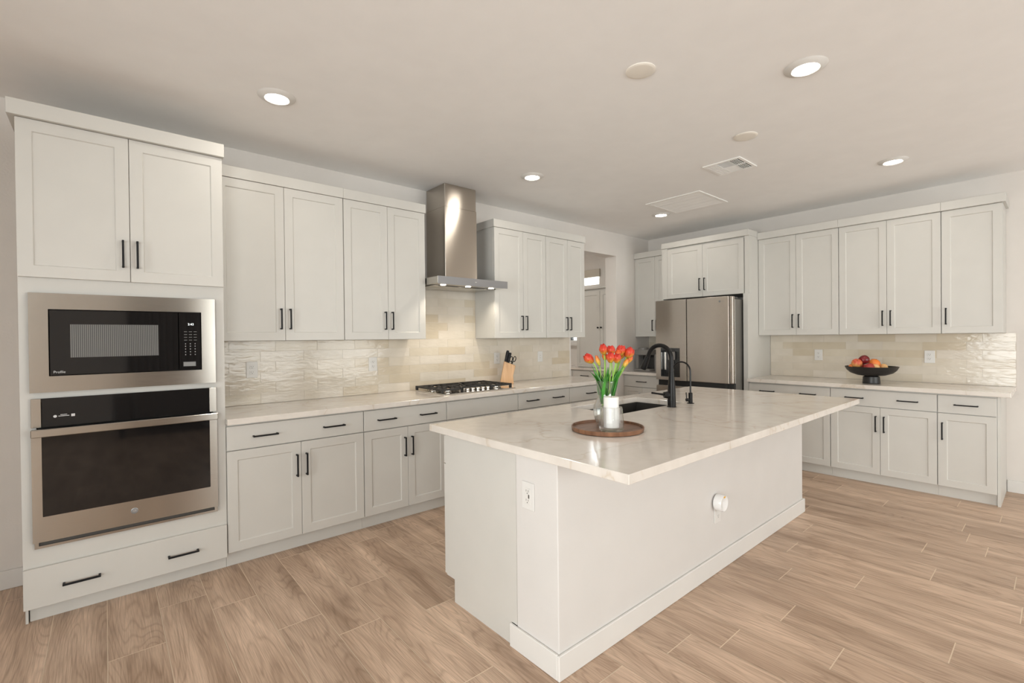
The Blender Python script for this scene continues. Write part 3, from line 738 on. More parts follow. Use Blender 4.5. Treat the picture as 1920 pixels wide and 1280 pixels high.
# ---- refrigerator surround
fc = thing('refrigerator_surround', 'white tall cabinet enclosing the refrigerator with two doors above', 'cabinet', TR(1.107, .3, 0))
vF = .575
B((.5695, .001, .0005), (.589, vF, 2.482), TR).build('side_panel', PAINT, fc)
B((1.597, .001, .0005), (1.6438, vF+.045, 1.846), TR).build('side_panel', PAINT, fc)
B((1.597, .001, 1.846), (1.6438, vF, 2.482), TR).build('upper_stile', PAINT, fc)
B((.5895, .001, 1.85), (1.5965, vF-.0205, 2.482), TR).build('carcass', PAINT, fc)
B((.590, vF-.018, 1.85), (.648, vF, 2.482), TR).build('filler', PAINT, fc)
for i, (a, b) in enumerate([(.650, 1.1055), (1.108, 1.585)]):
    d = shaker(TR, a, b, 1.85, 2.466, vF, fc)
    handle(TR, (b-.029) if i == 0 else a+.029, 1.995, vF, d)
B((.5697, .001, 2.4835), (1.645, vF+.012, 2.552), TR).build('crown', PAINT, fc, bevel=.002)

# ---- refrigerator
fr = thing('refrigerator', 'stainless four-door refrigerator with black water dispenser', 'refrigerator', TR(1.12, .45, 0))
f0, f1, fs_ = .657, 1.585, 1.058; V0, V1 = .79, .86
B((.668, .04, .02), (1.578, .775, 1.78), TR).build('body', plain('fridge_side_grey', (.23, .22, .20), .4, metal=.5), fr, bevel=.004)
mb = MB(); grid_boxes(mb, f0, fs_-.003, .862, 1.81, V0, V1, [(.722, .972, .90, 1.243)], TR)
dl = mb.build('upper_door', SSTF, fr)
dp = MB(); dp.box((.7225, V0+.012, .9005), (.9715, V0+.016, 1.2425), 0, TR)
for a, b in ((.7225, .7265), (.9675, .9715)): dp.box((a, V0+.016, .9005), (b, V1+.001, 1.2425), 0, TR)
dp.box((.7265, V0+.016, .9005), (.9675, V1-.002, .906), 0, TR); dp.box((.7265, V1-.03, 1.215), (.9675, V1+.001, 1.2425), 0, TR)
dd = dp.build('dispenser', ENAM, dl)
B((.80, V0+.02, 1.10), (.89, V0+.045, 1.20), TR).build('nozzle', GREYPL, dd, bevel=.004)
B((.735, V0+.018, .98), (.765, V0+.026, 1.19), TR).build('steel_rail', CHROME, dd)
B((.82, V0+.018, .97), (.87, V0+.03, 1.09), TR).build('paddle', GREYPL, dd, bevel=.004)
dr = B((fs_+.003, V0, .862), (f1-.04, V1, 1.81), TR).build('upper_door', SSTF, fr, bevel=.006, seg=3)
B((f1-.039, V0, .862), (f1, V1-.012, 1.808), TR).build('door_edge', SSTF, dr, bevel=.01, seg=3)
for nme, a, b in (('lower_door', f0, fs_-.003), ('lower_door', fs_+.003, f1)):
    B((a, V0, .055), (b, V1, .795), TR).build(nme, SSTF, fr, bevel=.006, seg=3)
B((f0+.004, V0-.0145, .795), (f1-.004, V0+.02, .861), TR).build('handle_recess', ENAM, fr)
B((1.50, .70, 1.781), (1.575, .80, 1.803), TR).build('hinge_cover', ENAM, fr, bevel=.004)
mb = MB(); mb.lathe([(.011, 0), (.011, .0005), (.0005, .0006)], (L-V1-.0002, -1.448, 1.757), 20, axis='x'); mb.build('emblem', EMBLEM, dr)
text('brand_text', 'LG', (L-V1-.0005, -1.482, 1.757), .024, EMBLEM, dr, rz=R(-90))

# ---- coffee maker
cm = thing('coffee_maker', 'grey countertop coffee maker in the corner beside the refrigerator', 'coffee maker', (5.92, -.2, .914))
B((5.80, -.31, .9148), (6.08, -.06, .945)).build('drip_base', GREYPL, cm, bevel=.006)
B((5.95, -.305, .945), (6.08, -.065, 1.13)).build('back_column', ENAM, cm, bevel=.006)
B((5.83, -.115, .945), (5.95, -.065, 1.13)).build('side_column', GREYPL, cm, bevel=.004)
B((5.82, -.31, 1.13), (6.085, -.06, 1.205)).build('brew_head', GREYPL, cm, bevel=.012, seg=3)
MB().lathe([(.07, 1.205), (.07, 1.226), (.062, 1.232), (.001, 1.233)], (5.90, -.15, 0), 28).build('lid', GREYPL, cm)
MB().lathe([(.03, 1.09), (.034, 1.13)], (5.885, -.20, 0), 20).build('spout', ENAM, cm)
MB().tube([(5.86, -.385, 1.13), (5.84, -.41, 1.09), (5.84, -.415, 1.03), (5.85, -.41, .985), (5.87, -.385, .965)], .006, 8).build('cup_handle', BLACK, cm)
MB().lathe([(.034, .9148), (.038, .95), (.04, 1.13), (.036, 1.14), (.001, 1.141)], (5.9, -.362, 0), 24).build('canister', GREYPL, cm)

# ---- fruit bowl and fruit
BC = (5.873, -2.693)
bw = thing('fruit_bowl', 'black pedestal bowl of fruit on the right countertop', 'bowl', (*BC, .9145))
MB().lathe([(.068, 0), (.071, .003), (.066, .062), (.05, .068), (.001, .068)], (*BC, .9147), 40).build('pedestal', BOWLM, bw)
outer = [(.045, .0685), (.11, .076), (.165, .098), (.193, .125), (.210, .158), (.207, .160), (.187, .131), (.158, .106), (.10, .086), (.001, .082)]
MB().lathe([(.001, .0685)]+outer, (*BC, .9147), 56).build('bowl', BOWLM, bw)
apple = [(.001, -.80), (.35, -.93), (.70, -.78), (.95, -.30), (1.0, .10), (.90, .52), (.62, .82), (.30, .86), (.10, .74), (.001, .66)]
APR = petal_mat('apple_red', (.62, .30, .10), (.42, .045, .03), (.30, .02, .02)); APY = petal_mat('apple_blush', (.50, .03, .03), (.78, .42, .13), (.62, .10, .05))
APD = plain('apple_dark_red', (.16, .012, .016), .3, var=.4, vscale=30); ORG = plain('orange_skin', (.80, .22, .04), .42, bump=.4, bscale=500, bdist=.001)
PEA = plain('peach_skin', (.80, .48, .20), .5, var=.2, vscale=20)
def fruit(name, x, y, z, r, mat, lab, cat, tilt=(0, 0, 0), kind='apple'):
    x -= .030; y += .052; th = thing(name, lab, cat, (x, y, z), 'fruit in the black bowl')
    th.rotation_euler = tilt
    prof = apple if kind == 'apple' else [(max(.001, math.cos(a)), math.sin(a)*.95) for a in [(-90+i*15)*math.pi/180 for i in range(13)]]
    MB().lathe([(p*r, q*r) for p, q in prof], (0, 0, 0), 28).build('fruit_body', mat, th, org=Vector((0, 0, 0)))
    MB().tube([(0, 0, r*.68), (.002, 0, r*.9), (.005, 0, r*1.08)] if kind == 'apple' else [(0, 0, r*.93), (0, 0, r*.97)], .0016 if kind == 'apple' else .004, 6).build('fruit_stem', plain('fruit_stem_brown', (.12, .07, .03), .7), th, org=Vector((0, 0, 0)))
fruit('apple', 5.85, -2.70, 1.138, .043, APD, 'dark red apple on top of the fruit pile', 'apple', (R(70), R(20), R(40)))
fruit('apple', 5.795, -2.655, 1.102, .045, APY, 'red and yellow blushed apple left of the top apple', 'apple', (R(15), R(-25), 0))
fruit('apple', 5.775, -2.755, 1.068, .044, APR, 'bright red apple low at the front left of the bowl', 'apple', (R(-20), 0, 0))
fruit('peach', 5.835, -2.79, 1.066, .036, PEA, 'small yellow fruit low at the front centre of the bowl', 'fruit', (0, 0, 0), 'o')
fruit('orange', 5.915, -2.765, 1.098, .050, ORG, 'large orange right of the top apple', 'orange', (R(20), 0, 0), 'o')
fruit('orange', 5.81, -2.62, 1.066, .036, ORG, 'small orange fruit at the far left edge of the bowl', 'orange', (R(5), 0, 0), 'o')
fruit('peach', 5.975, -2.825, 1.066, .034, PEA, 'small yellow fruit at the far right edge of the bowl', 'fruit', (R(5), 0, 0), 'o')
fruit('apple', 5.885, -2.655, 1.07, .042, APR, 'red apple mostly hidden behind the fruit pile', 'apple', (0, 0, 0))

# ------------------------------------------------------------------ island
bx0, bx1 = 1.691, 4.437; py0, py1 = -2.558, -2.303
isl = thing('kitchen_island', 'white kitchen island base with overhanging worktop side', 'kitchen island', (3.06, -2.1, 0))
B((bx0, py0, .0005), (bx1, py1, .8765)).build('pony_wall', ISLP, isl, bevel=.004, seg=2)
mb = MB(); mb.box((bx0-.014, py0-.014, .0005), (bx1+.014, py0-.0003, .104))
mb.box((bx0-.014, py0-.0003, .0005), (bx0-.0003, py1+.038, .104)); mb.box((bx1+.0003, py0-.0003, .0005), (bx1+.014, py1, .104))
mb.build('baseboard', TRIMP, isl, bevel=.003)
# end panel with toe notch, carcass shell open under the sink
def end_panel(xa, xb):
    mb = MB(); mb.box((xa, py1+.0385, .0005), (xb, -1.805, .8765)); mb.box((xa, -1.805, .12), (xb, -1.732, .8765)); mb.box((xa, py1+.0005, .1045), (xb, py1+.0385, .8765)); return mb
end_panel(bx0+.001, bx0+.02).build('end_panel', PAINT, isl)
end_panel(bx1-.02, bx1-.001).build('end_panel', PAINT, isl)
mb = MB(); mb.box((bx0+.0205, -1.752, .12), (bx1-.0205, -1.733, .62)); mb.box((bx0+.0205, py1+.001, .12), (bx1-.0205, -1.753, .138))
mb.box((bx0+.0205, -1.752, .62), (2.55, -1.733, .8765)); mb.box((3.52, -1.752, .62), (bx1-.0205, -1.733, .8765)); mb.box((2.55, -1.7355, .62), (3.52, -1.733, .8765))
mb.box((bx0+.0205, -1.82, .0005), (bx1-.0205, -1.806, .119)); mb.build('carcass', PAINT, isl)
TI = lambda u, v, w: (u, -1.7325+v, w)
us = [bx0+.001, 2.13, 2.60, 3.48, 3.95, bx1-.001]
for i in range(5):
    a, b = us[i], us[i+1]
    d = slab(TI, a+G, b-G, .717, .863, .0215, isl); handle(TI, (a+b)/2, .789, .0215, d, False)
    if b-a > .6:
        m = (a+b)/2
        for p, q, hx in ((a+G, m-.0013, m-.03), (m+.0013, b-G, m+.03)):
            d = shaker(TI, p, q, .123, .711, .0215, isl); handle(TI, hx, .562, .0215, d)
    else: d = shaker(TI, a+G, b-G, .123, .711, .0215, isl); handle(TI, b-.032, .562, .0215, d)

mb = MB(); hx0, hx1, hy0, hy1 = 2.68, 3.425, -2.135, -1.735
T2 = lambda u, v, w: (u, w, v)
xs = [1.661, hx0, hx1, 4.464]; ys = [-2.924, hy0, hy1, -1.619]
vs = []; idx = {}
for k, z in enumerate((.878, .914)):
    for i, x in enumerate(xs):
        for j, y in enumerate(ys): idx[i, j, k] = len(vs); vs.append((x, y, z))
fs = []
for i in range(3):
    for j in range(3):
        if (i, j) == (1, 1): continue
        fs.append([idx[i, j, 1], idx[i+1, j, 1], idx[i+1, j+1, 1], idx[i, j+1, 1]]); fs.append([idx[i, j+1, 0], idx[i+1, j+1, 0], idx[i+1, j, 0], idx[i, j, 0]])
for i in range(3):
    fs.append([idx[i, 0, 0], idx[i+1, 0, 0], idx[i+1, 0, 1], idx[i, 0, 1]]); fs.append([idx[i+1, 3, 0], idx[i, 3, 0], idx[i, 3, 1], idx[i+1, 3, 1]])
    fs.append([idx[0, i+1, 0], idx[0, i, 0], idx[0, i, 1], idx[0, i+1, 1]]); fs.append([idx[3, i, 0], idx[3, i+1, 0], idx[3, i+1, 1], idx[3, i, 1]])
fs += [[idx[1, 1, 0], idx[1, 1, 1], idx[2, 1, 1], idx[2, 1, 0]], [idx[1, 2, 0], idx[2, 2, 0], idx[2, 2, 1], idx[1, 2, 1]],
       [idx[1, 1, 0], idx[1, 2, 0], idx[1, 2, 1], idx[1, 1, 1]], [idx[2, 1, 0], idx[2, 1, 1], idx[2, 2, 1], idx[2, 2, 0]]]
mb.add(vs, fs); iw = mb.build('island_worktop', QUARTZ, bevel=.002)
tag(iw, 'large cream quartz island worktop with sink cut-out', 'countertop')
# sink
sk = thing('kitchen_sink', 'black undermount sink set into the island', 'sink', (3.05, -1.93, .66))
mb = MB(); a0, a1, b0, b1 = 2.672, 3.433, -2.143, -1.7365; t_ = .012; zb, zt = .665, .8772
mb.box((a0, b0, zb), (a1, b1, zb+t_)); mb.box((a0, b0, zb+t_), (a0+t_, b1, zt)); mb.box((a1-t_, b0, zb+t_), (a1, b1, zt))
mb.box((a0+t_, b0, zb+t_), (a1-t_, b0+t_, zt)); mb.box((a0+t_, b1-.004, zb+t_), (a1-t_, b1, zt))
mb.build('basin', SINKM, sk)
MB().lathe([(.045, zb+t_+.0003), (.045, zb+t_+.003), (.035, zb+t_+.0015), (.001, zb+t_+.0015)], (3.05, -1.93, 0), 24).build('drain', CHROME, sk)

# faucet
FX, FY = 3.16, -2.196
fa = thing('kitchen_faucet', 'tall black gooseneck pull-down faucet behind the sink', 'faucet', (FX, FY, .9145))
MB().lathe([(.030, 0), (.030, .004), (.027, .006), (.0265, .06), (.0245, .13), (.019, .19), (.0165, .235), (.016, .24), (.001, .24)], (FX, FY, .9145), 28).build('body', FAUCET, fa)
pts = [(FX, FY, 1.15), (FX, FY, 1.22)]; rc = .087; cz = 1.235
for i in range(0, 13):
    a = math.pi*(i/12)*.90; pts.append((FX, FY+rc-rc*math.cos(a), cz+rc*math.sin(a)))
end = Vector(pts[-1]); dr_ = (Vector(pts[-1])-Vector(pts[-2])).normalized()
pts.append(tuple(end+dr_*.02))
MB().tube(pts, .0145, 16).build('spout', FAUCET, fa)
p0 = end+dr_*.0205
MB().tube([p0, p0+dr_*.012, p0+dr_*.05, p0+dr_*.085, p0+dr_*.094], [.0155, .0165, .019, .0225, .021], 20).build('spray_head', FAUCET, fa)
mb = MB(); mb.tube([(FX-.018, FY+.008, .995), (FX-.03, FY+.018, .995), (FX-.044, FY+.03, .995)], [.021, .024, .020], 18)
lv = mb.build('lever_hub', FAUCET, fa)
MB().tube([(FX-.044, FY+.03, .997), (FX-.07, FY+.055, 1.003), (FX-.105, FY+.085, 1.010)], [.008, .0065, .0062], 10).build('lever', FAUCET, lv)
# filter tap
fx, fy = 3.40, -2.198
ff = thing('filter_faucet', 'slim black filtered water tap right of the main faucet', 'faucet', (fx, fy, .9145))
MB().lathe([(.024, 0), (.024, .004), (.014, .006), (.014, .072), (.008, .076), (.001, .076)], (fx, fy, .9145), 20).build('body', FAUCET, ff)
pts = [(fx, fy, .985), (fx, fy, 1.10)]+[(fx, fy+.066-.066*math.cos(a), 1.135+.066*math.sin(a)) for a in [math.pi*i/12*.93 for i in range(13)]]
MB().tube(pts, .0056, 10).build('spout', FAUCET, ff)
MB().tube([(fx-.014, fy+.006, .940), (fx-.030, fy+.016, .940)], .011, 12).build('valve', FAUCET, ff)
MB().tube([(fx-.026, fy+.014, .945), (fx-.03, fy+.016, .992)], .0035, 8).build('lever', FAUCET, ff)

# island end and front sockets
TE = lambda u, v, w: (bx0-v, -u, w)           # faces -x
outlet(TE, 2.386, .703, .0005, 'white outlet with charging port on the near end of the island', usb=True)
TF = lambda u, v, w: (u, py0-v, w)
outlet(TF, 3.035, .345, .0005, 'white outlet low on the long side of the island')
nl = thing('air_freshener', 'white plug-in air freshener on the long side of the island', 'air freshener', (3.08, py0-.03, .40))
mb = MB(); mb.lathe([(.046, .0), (.048, .010), (.048, .038), (.044, .046), (.030, .043), (.001, .034)], (3.018, py0-.0078, .413), 32, axis='y'); mb.build('shell', plain('white_gloss', (.80, .80, .80), .25), nl)
B((3.012, py0-.056, .446), (3.026, py0-.0475, .455)).build('indicator', plain('amber', (.7, .4, .05), .3), nl)

# ---- tray, vase, tulips, candle
TC = (2.23, -2.39)
tr_ = MB().lathe([(.001, .0), (.172, .0), (.178, .003), (.180, .020), (.1785, .0225), (.174, .0225), (.172, .018), (.171, .0115), (.001, .0112)], (*TC, .9146), 72).build('serving_tray', WALNUT)
tag(tr_, 'round walnut serving tray on the island', 'tray')
VC = Vector((2.268, -2.352, .9262))
vprof_o = [(.038, 0), (.046, .004), (.052, .02), (.062, .05), (.0655, .078), (.061, .105), (.048, .132), (.040, .152), (.0385, .165), (.042, .19), (.0495, .222), (.053, .2325)]
vprof = [(.001, 0)]+vprof_o+[(r-.0026, z) for r, z in reversed(vprof_o[2:])]+[(.044, .014), (.001, .012)]
vs_ = MB().lathe(vprof, tuple(VC), 48, mod=lambda a, z: 1+.010*math.cos(12*a)*(1 if z < .15 else .3)).build('glass_vase', VGLASS, auto=False)
tag(vs_, 'clear flared glass vase holding the tulips on the walnut tray', 'vase')
HC = Vector((2.182, -2.452, .9262))
hp = [(.050, 0), (.0575, .006), (.0590, .02), (.0585, .05), (.055, .09), (.0525, .112), (.0515, .117), (.0440, .117), (.0425, .10), (.0425, .02), (.001, .018)]
ho = MB().lathe([(.001, 0)]+hp, tuple(HC), 48, mod=lambda a, z: 1+.035*abs(math.cos(4*a))-.02).build('candle_holder', HGLASS, auto=True)
tag(ho, 'heavy cut-glass holder around the white pillar candle', 'candle holder')
cn = thing('pillar_candle', 'white pillar candle standing in the cut-glass holder', 'candle', (HC.x, HC.y, HC.z+.0185))
MB().lathe([(.036, .0187), (.0365, .021), (.0365, .162), (.035, .165), (.028, .1635), (.001, .161)], tuple(HC), 36).build('wax', WAX, cn)
MB().tube([tuple(HC+Vector((0, 0, .161))), tuple(HC+Vector((.001, 0, .172)))], .001, 6).build('wick', BLACK, cn)

def bez(p0, p1, p2, p3, n=12):
    return [p0*(1-t)**3+p1*3*t*(1-t)**2+p2*3*t*t*(1-t)+p3*t**3 for t in [i/n for i in range(n+1)]]
def bloom(c, d, h, r, openn, mat, parent, name='bloom', seed=0):
    d = d.normalized(); a = d.orthogonal().normalized(); b = d.cross(a); rr = random.Random(seed)
    mb = MB(); c0 = rr.uniform(0, 6)
    for layer in (0, 1):
        for k in range(3):
            th0 = c0+k*2*math.pi/3+layer*math.pi/3; rs = 1.0-.10*layer; hs = h*(1-.03*layer+rr.uniform(-.04, .04))
            nu, nv = 6, 9; vs = []
            for j in range(nv+1):
                v = j/nv; rad = r*rs*(math.sin(math.pi*min(1, v*.62+.09))**.75)*(1-(.50-.38*openn)*max(0, v-.55)/.45*1.0)
                wd = 1.18*(math.sin(math.pi*(v*.86+.12))**.6) if v < .98 else .12
                for i in range(nu+1):
                    u = (i/nu-.5)*2; ang = th0+u*wd; rq = rad*(1-.05*abs(u)**2*(1 if layer == 0 else -1))
                    vs.append(c+d*(hs*v-.0*abs(u))+a*math.cos(ang)*rq+b*math.sin(ang)*rq)
            fs = [(j*(nu+1)+i, j*(nu+1)+i+1, (j+1)*(nu+1)+i+1, (j+1)*(nu+1)+i) for j in range(nv) for i in range(nu)]
            mb.add(vs, fs, 0, True)
    o = mb.build(name, mat, parent, recalc=False, auto=False)
    s = o.modifiers.new('thick', 'SOLIDIFY'); s.thickness = .0009
    return o
def leaf(p0, p1, p2, p3, w, parent, tw=0):
    pts = bez(p0, p1, p2, p3, 12); vs = []
    side0 = (p3-p0).cross(Vector((0, 0, 1)));
    if side0.length < 1e-4: side0 = Vector((1, 0, 0))
    side0.normalize(); side0 = (Matrix.Rotation(tw, 3, 'Z') @ side0)
    for i, p in enumerate(pts):
        t = i/12; ww = w*math.sin(math.pi*min(1, t*.80+.20))**.8*(1-t**5)
        tg = (pts[min(i+1, 12)]-pts[max(i-1, 0)]).normalized(); s = (side0-tg*side0.dot(tg)).normalized(); nn = s.cross(tg)
        for u in (-1, -.5, 0, .5, 1): vs.append(p+s*u*ww+nn*(abs(u)**1.5)*ww*.55)
    fs = [(i*5+k, i*5+k+1, (i+1)*5+k+1, (i+1)*5+k) for i in range(12) for k in range(4)]
    o = MB().add(vs, fs, 0, True).build('leaf', LEAFM, parent, recalc=False, auto=False)
    s = o.modifiers.new('thick', 'SOLIDIFY'); s.thickness = .0008
TU = [((2.198, -2.300, 1.272), .052, .021, .25, 0, 'leftmost tulip leaning out to the left, red', (-1.0, .75, 1.2), .9),
      ((2.237, -2.328, 1.261), .050, .010, 0, 2, 'slim closed orange bud second from the left', (-.25, .2, 1), .0),
      ((2.251, -2.353, 1.319), .050, .019, .2, 0, 'tall red tulip standing highest on the left', (-.15, .1, 1), 0),
      ((2.288, -2.372, 1.314), .045, .020, .4, 0, 'red tulip at the top centre of the bunch', (.0, 0, 1), 0),
      ((2.252, -2.398, 1.279), .048, .0195, .15, 0, 'red tulip at the front centre below the top one', (0, -.1, 1), 0),
      ((2.275, -2.420, 1.274), .042, .018, .5, 0, 'deep red open tulip at the front right of centre', (.15, -.2, 1), 0),
      ((2.318, -2.392, 1.298), .040, .014, .1, 1, 'small orange tulip between the centre red ones', (.1, -.1, 1), 0),
      ((2.345, -2.392, 1.312), .052, .022, .4, 0, 'large red-orange tulip right of the top centre', (.15, -.15, 1), 0),
      ((2.366, -2.385, 1.290), .040, .014, .1, 1, 'orange tulip tucked behind the large right-hand ones', (.25, -.2, 1), 0),
      ((2.372, -2.425, 1.300), .052, .022, .35, 0, 'rightmost large red tulip', (.45, -.42, 1), 0),
      ((2.386, -2.415, 1.268), .045, .015, .1, 1, 'orange tulip hanging below the rightmost red one', (.45, -.3, 1), 0),
      ((2.345, -2.421, 1.246), .042, .011, 0, 2, 'lowest yellow-orange bud on the right', (.35, -.3, 1), 0),
      ((2.290, -2.330, 1.283), .038, .013, .1, 1, 'small orange tulip behind the tall left one', (.0, .1, 1), 0)]
for i, (c, h, r, op, mi, lab, dr0, _) in enumerate(TU):
    c = Vector(c); d = Vector(dr0).normalized(); h *= 1.12; r *= 1.20
    rel = Vector((c.x-VC.x, c.y-VC.y, 0)); f = min(1, .027/max(rel.length, .001))
    neck = Vector((VC.x, VC.y, 1.083))+rel*f*.85; foot = Vector((VC.x-rel.x*f*.6+(i % 3-1)*.008, VC.y-rel.y*f*.6+(i % 4-1.5)*.006, .945+(i % 5)*.022))
    th = thing('tulip', lab, 'tulip', tuple(foot), 'tulips in the glass vase')
    base_c = c-d*h*.5
    pts = bez(foot, foot+(neck-foot)*.5, neck-(neck-foot)*.1, neck, 6)+bez(neck, neck+(neck-foot).normalized()*.05, base_c-d*.05, base_c+d*.002, 10)[1:]
    MB().tube([tuple(p) for p in pts], .0030 if mi != 2 else .0024, 8).build('stem', STEMM, th)
    bloom(base_c, d, h, r, op, PET[mi], th, seed=i)
    if True:
        rl = rel.normalized() if rel.length > .004 else Vector((1, 0, 0))
        a0 = i*2.4; dirv = (Vector((math.cos(a0), math.sin(a0), 0))*.5+rl*.6).normalized()
        reach = .045+.020*(i % 3); top = 1.19+.035*((i*7) % 4)/3
        if i in (0, 11, 9): dirv = rl; reach = .075; top = 1.195
        st = Vector((VC.x, VC.y, 1.04))+dirv*.012
        nk = Vector((VC.x, VC.y, 1.13))+dirv*.030
        leaf(st, st+(nk-st)*.6, nk+Vector((0, 0, .03))+dirv*.008, Vector((VC.x, VC.y, top+.012))+dirv*reach*1.1, .027, th, tw=(i % 3-1)*.9+.3)
        if i != 12:
            d2 = Vector((-dirv.y, dirv.x, 0)); nk2 = Vector((VC.x, VC.y, 1.13))+d2*.028
            leaf(st, st+(nk2-st)*.6, nk2+Vector((0, 0, .035)), Vector((VC.x, VC.y, top))+d2*reach*.9, .024, th, tw=.8)

# ------------------------------------------------------------------ ceiling fittings
LG_ = 'recessed downlights in the ceiling'
DL = [((1.075, -.98), 'round downlight near the oven tower, upper left'), ((3.11, -.925), 'round downlight in front of the range hood'),
      ((5.115, -.92), 'small-looking round downlight in front of the refrigerator'), ((3.078, -3.022), 'largest-looking round downlight above the island seating side'),
      ((5.108, -3.005), 'round downlight at the far right above the fruit bowl run')]
DL += [((4.95, 1.35), 'round downlight added unseen to brighten the pantry')]+[((x, y), 'round downlight added unseen over the living area for fill light') for x in (-1.2, 1.5, 4.3) for y in (-5.2, -6.9)]  # unseen fixtures, added to brighten the pantry and the room
for (x, y), lab in DL:
    th = thing('downlight', 'lit white '+lab, 'ceiling light', (x, y, H), LG_)
    MB().lathe([(.060, -.001), (.060, -.012), (.065, -.016), (.092, -.007), (.100, -.0006), (.060, -.001)], (x, y, H), 40).build('trim_ring', TRIMP, th)
    MB().lathe([(.0595, -.0012), (.0595, -.0105), (.03, -.0125), (.001, -.0128)], (x, y, H), 32).build('lens', LENS, th)
    l = bpy.data.lights.new('downlight_lamp', 'AREA'); l.shape = 'DISK'; l.size = .12; l.energy = 2.4; l.color = (1, .93, .83); l.energy *= 3 if y > 0 else 1  # the added pantry lamp is made stronger
    o = bpy.data.objects.new('downlight_lamp', l); o.location = (x, y, H-.019); COL.objects.link(o)
for (x, y), lab in (((2.447, -2.456), 'blank round ceiling cover nearest the camera'), ((3.706, -2.453), 'blank round ceiling cover farther away, beside the small vent')):
    o = MB().lathe([(.076, -.0006), (.076, -.003), (.070, -.0065), (.060, -.0075), (.001, -.0075)], (x, y, H), 40).build('ceiling_cover', DISCM)
    tag(o, lab, 'ceiling cover', 'blank ceiling covers')
# supply register
vx0, vx1, vy0, vy1 = 4.040, 4.360, -2.267, -1.967
vr = thing('air_register', 'small white four-way supply register on the ceiling', 'vent', ((vx0+vx1)/2, (vy0+vy1)/2, H))
TZ = lambda u, v, w: (u, w, H-v)
mb = MB(); grid_boxes(mb, vx0, vx1, vy0, vy1, .0006, .009, [(vx0+.025, vx1-.025, vy0+.025, vy1-.025)], TZ); mb.build('frame', VENTP, vr, bevel=.002)
B((vx0+.026, .0006, vy0+.026), (vx1-.026, .0012, vy1-.026), TZ).build('backing', VENTD, vr)
mb = MB(); a0, a1, b0, b1 = vx0+.026, vx1-.026, vy0+.026, vy1-.026; cx_ = (a0+a1)/2
def lv(p0, p1, w0, w1):                       # a tilted blade between two ends
    (xa, ya), (xb, yb) = p0, p1; d = Vector((xb-xa, yb-ya, 0)).normalized(); n = Vector((-d.y, d.x, 0))
    q = [Vector((xa, ya, H-.002)), Vector((xb, yb, H-.002)), Vector((xb, yb, H-.0095))+n*w1, Vector((xa, ya, H-.0095))+n*w1]
    mb.add([*q, *[v+n*w0 for v in q]], [(0, 1, 2, 3), (7, 6, 5, 4), (0, 3, 7, 4), (1, 5, 6, 2), (3, 2, 6, 7), (0, 4, 5, 1)])
for i in range(5): lv((a0, b1-.010-i*.014), (a1, b1-.010-i*.014), .0035, .004)
for i in range(5): lv((a0, b0+.012+i*.014), (a1, b0+.012+i*.014), .0020, -.001)
for i in range(6): lv((a0+.014+i*.021, b0+.078), (a0+.014+i*.021, b1-.078), .0018, .0)
for i in range(8): lv((cx_+.006+i*.0155, b0+.078), (cx_+.006+i*.0155, b1-.078), .0035, -.007)
for y in (b0+.0755, b1-.0775): mb.box((a0, .002, y), (a1, .0098, y+.003), 0, TZ)
mb.box((cx_-.002, .002, b0), (cx_+.002, .0098, b0+.0755), 0, TZ); mb.box((cx_-.002, .002, b1-.0745), (cx_+.002, .0098, b1), 0, TZ)
mb.build('louvres', VENTP, vr)
# return grille
rx0, rx1, ry0, ry1 = 4.610, 5.200, -1.642, -1.050
rg = thing('return_grille', 'large white return air grille with fine slats on the ceiling', 'vent', ((rx0+rx1)/2, (ry0+ry1)/2, H))
mb = MB(); grid_boxes(mb, rx0, rx1, ry0, ry1, .0006, .009, [(rx0+.035, rx1-.035, ry0+.035, ry1-.035)], TZ); mb.build('frame', VENTP, rg, bevel=.002)
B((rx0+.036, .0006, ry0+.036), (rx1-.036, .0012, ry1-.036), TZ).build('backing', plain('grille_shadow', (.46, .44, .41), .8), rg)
mb = MB()
n = 34
for i in range(n):
    x = rx0+.036+(rx1-rx0-.072)*i/n
    mb.add([TZ(x, .0015, ry0+.036), TZ(x+.0018, .0015, ry0+.036), TZ(x+.012, .008, ry0+.036), TZ(x+.010, .008, ry0+.036),
            TZ(x, .0015, ry1-.036), TZ(x+.0018, .0015, ry1-.036), TZ(x+.012, .008, ry1-.036), TZ(x+.010, .008, ry1-.036)],
           [(0, 1, 2, 3), (7, 6, 5, 4), (0, 4, 5, 1), (1, 5, 6, 2), (2, 6, 7, 3), (3, 7, 4, 0)])
for i in range(1, 6):
    x = rx0+(rx1-rx0)*i/6; mb.box((x-.004, .002, ry0+.0355), (x+.004, .0088, ry1-.0355), 0, TZ)
mb.build('slats', VENTP, rg)

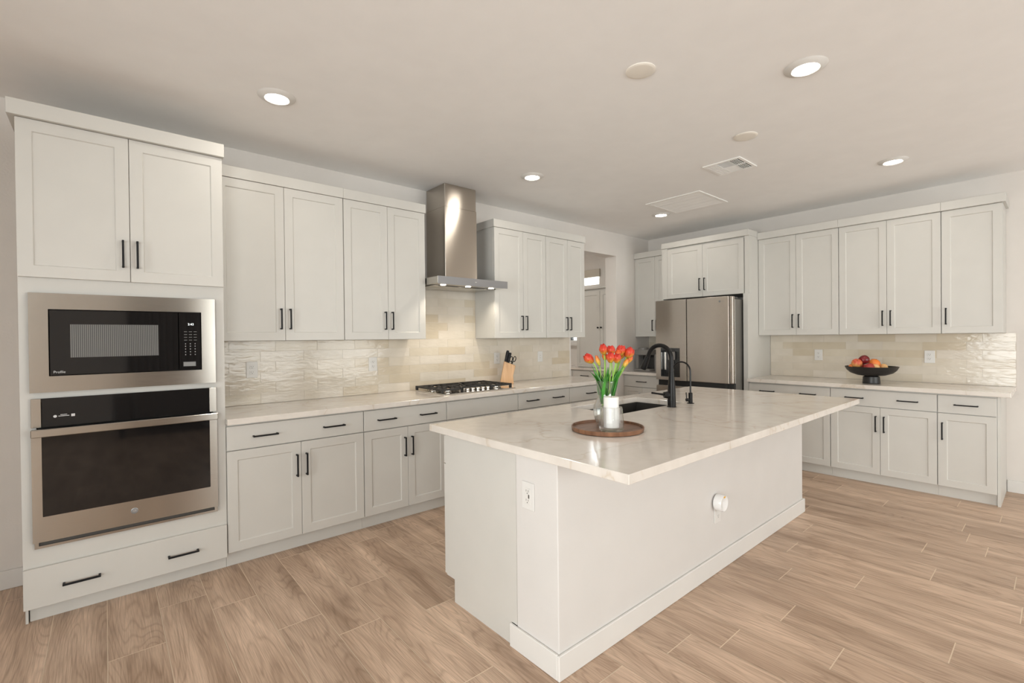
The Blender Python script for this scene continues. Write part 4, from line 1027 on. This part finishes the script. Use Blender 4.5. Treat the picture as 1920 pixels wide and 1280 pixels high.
# ------------------------------------------------------------------ pantry beyond the opening
pb = thing('pantry_base_cabinet', 'pale base cabinet with drawers inside the pantry opening', 'cabinet', TR(-1.3, .2, 0))
vP = .355
B((-2.2, .001, .0915), (-.20, vP-.02, .8765), TR).build('carcass', PAINT, pb)
B((-2.2, .02, .0005), (-.20, vP-.07, .091), TR).build('toe_kick', PAINT, pb)
us = [-2.2, -1.62, -1.16, -.65, -.20]
for i in range(4):
    d = slab(TR, us[i]+.003, us[i+1]-.003, .71, .862, vP, pb); handle(TR, (us[i]+us[i+1])/2, .79, vP, d, False)
    d = shaker(TR, us[i]+.003, us[i+1]-.003, .10, .70, vP, pb); handle(TR, us[i+1]-.035, .60, vP, d)
pc = B((-2.2, .001, .877), (-.20, vP+.012, .912), TR).build('countertop', QUARTZ, bevel=.002); tag(pc, 'pale countertop inside the pantry opening', 'countertop')
ph = thing('pantry_hutch', 'tall pale two-door cabinet standing on the pantry counter', 'cabinet', TR(-.62, .2, .914))
vH = .335
B((-1.09, .001, .9125), (-.20, vH-.02, 2.11), TR).build('carcass', PAINT, ph)
for a, b, hu in ((-1.085, -.623, -.65), (-.619, -.205, -.59)):
    d = shaker(TR, a, b, .925, 2.07, vH, ph)
    MB().lathe([(.006, 0), (.006, .012), (.013, .018), (.013, .026), (.001, .028)], TR(hu, vH+.0002, 1.523), 16, axis='x').build('knob', BLACK, d)
B((-1.10, .001, 2.111), (-.20, vH+.012, 2.135), TR).build('cornice', PAINT, ph)

# ------------------------------------------------------------------ living area behind the camera (seen in reflections)
sf = thing('sofa', 'grey fabric sofa in the living area behind the camera', 'sofa', (1.6, -6.9, 0))
B((.6, -7.2, .12), (2.9, -6.3, .42)).build('seat', FABRIC, sf, bevel=.04, seg=3)
B((.6, -6.3, .12), (2.9, -6.08, .80)).build('backrest', FABRIC, sf, bevel=.06, seg=3)
for x in (.38, 2.9): B((x, -7.2, .12), (x+.22, -6.08, .60)).build('armrest', FABRIC, sf, bevel=.05, seg=3)
for x in (.45, 2.95):
    for y in (-7.12, -6.2): B((x, y, .0005), (x+.06, y+.06, .12)).build('leg', BLACK, sf)
def curtain(xa, xb, lab):
    n = 90; vs = []
    for i in range(n+1):
        t = i/n; x = xa+(xb-xa)*t; y = YB+.09+.035*math.sin(t*(xb-xa)*62)
        vs += [(x, y, .02), (x, y, 2.5)]
    o = MB().add(vs, [(2*i, 2*i+2, 2*i+3, 2*i+1) for i in range(n)], 0, True).build('curtain', CURT, recalc=False, auto=False)
    s = o.modifiers.new('t', 'SOLIDIFY'); s.thickness = .004; tag(o, lab, 'curtain')
curtain(.6, 1.8, 'dark curtain left of the living area glass doors'); curtain(5.7, 6.2, 'dark curtain right of the living area glass doors')

for o in S.objects:
    if '_org' in o: del o['_org']
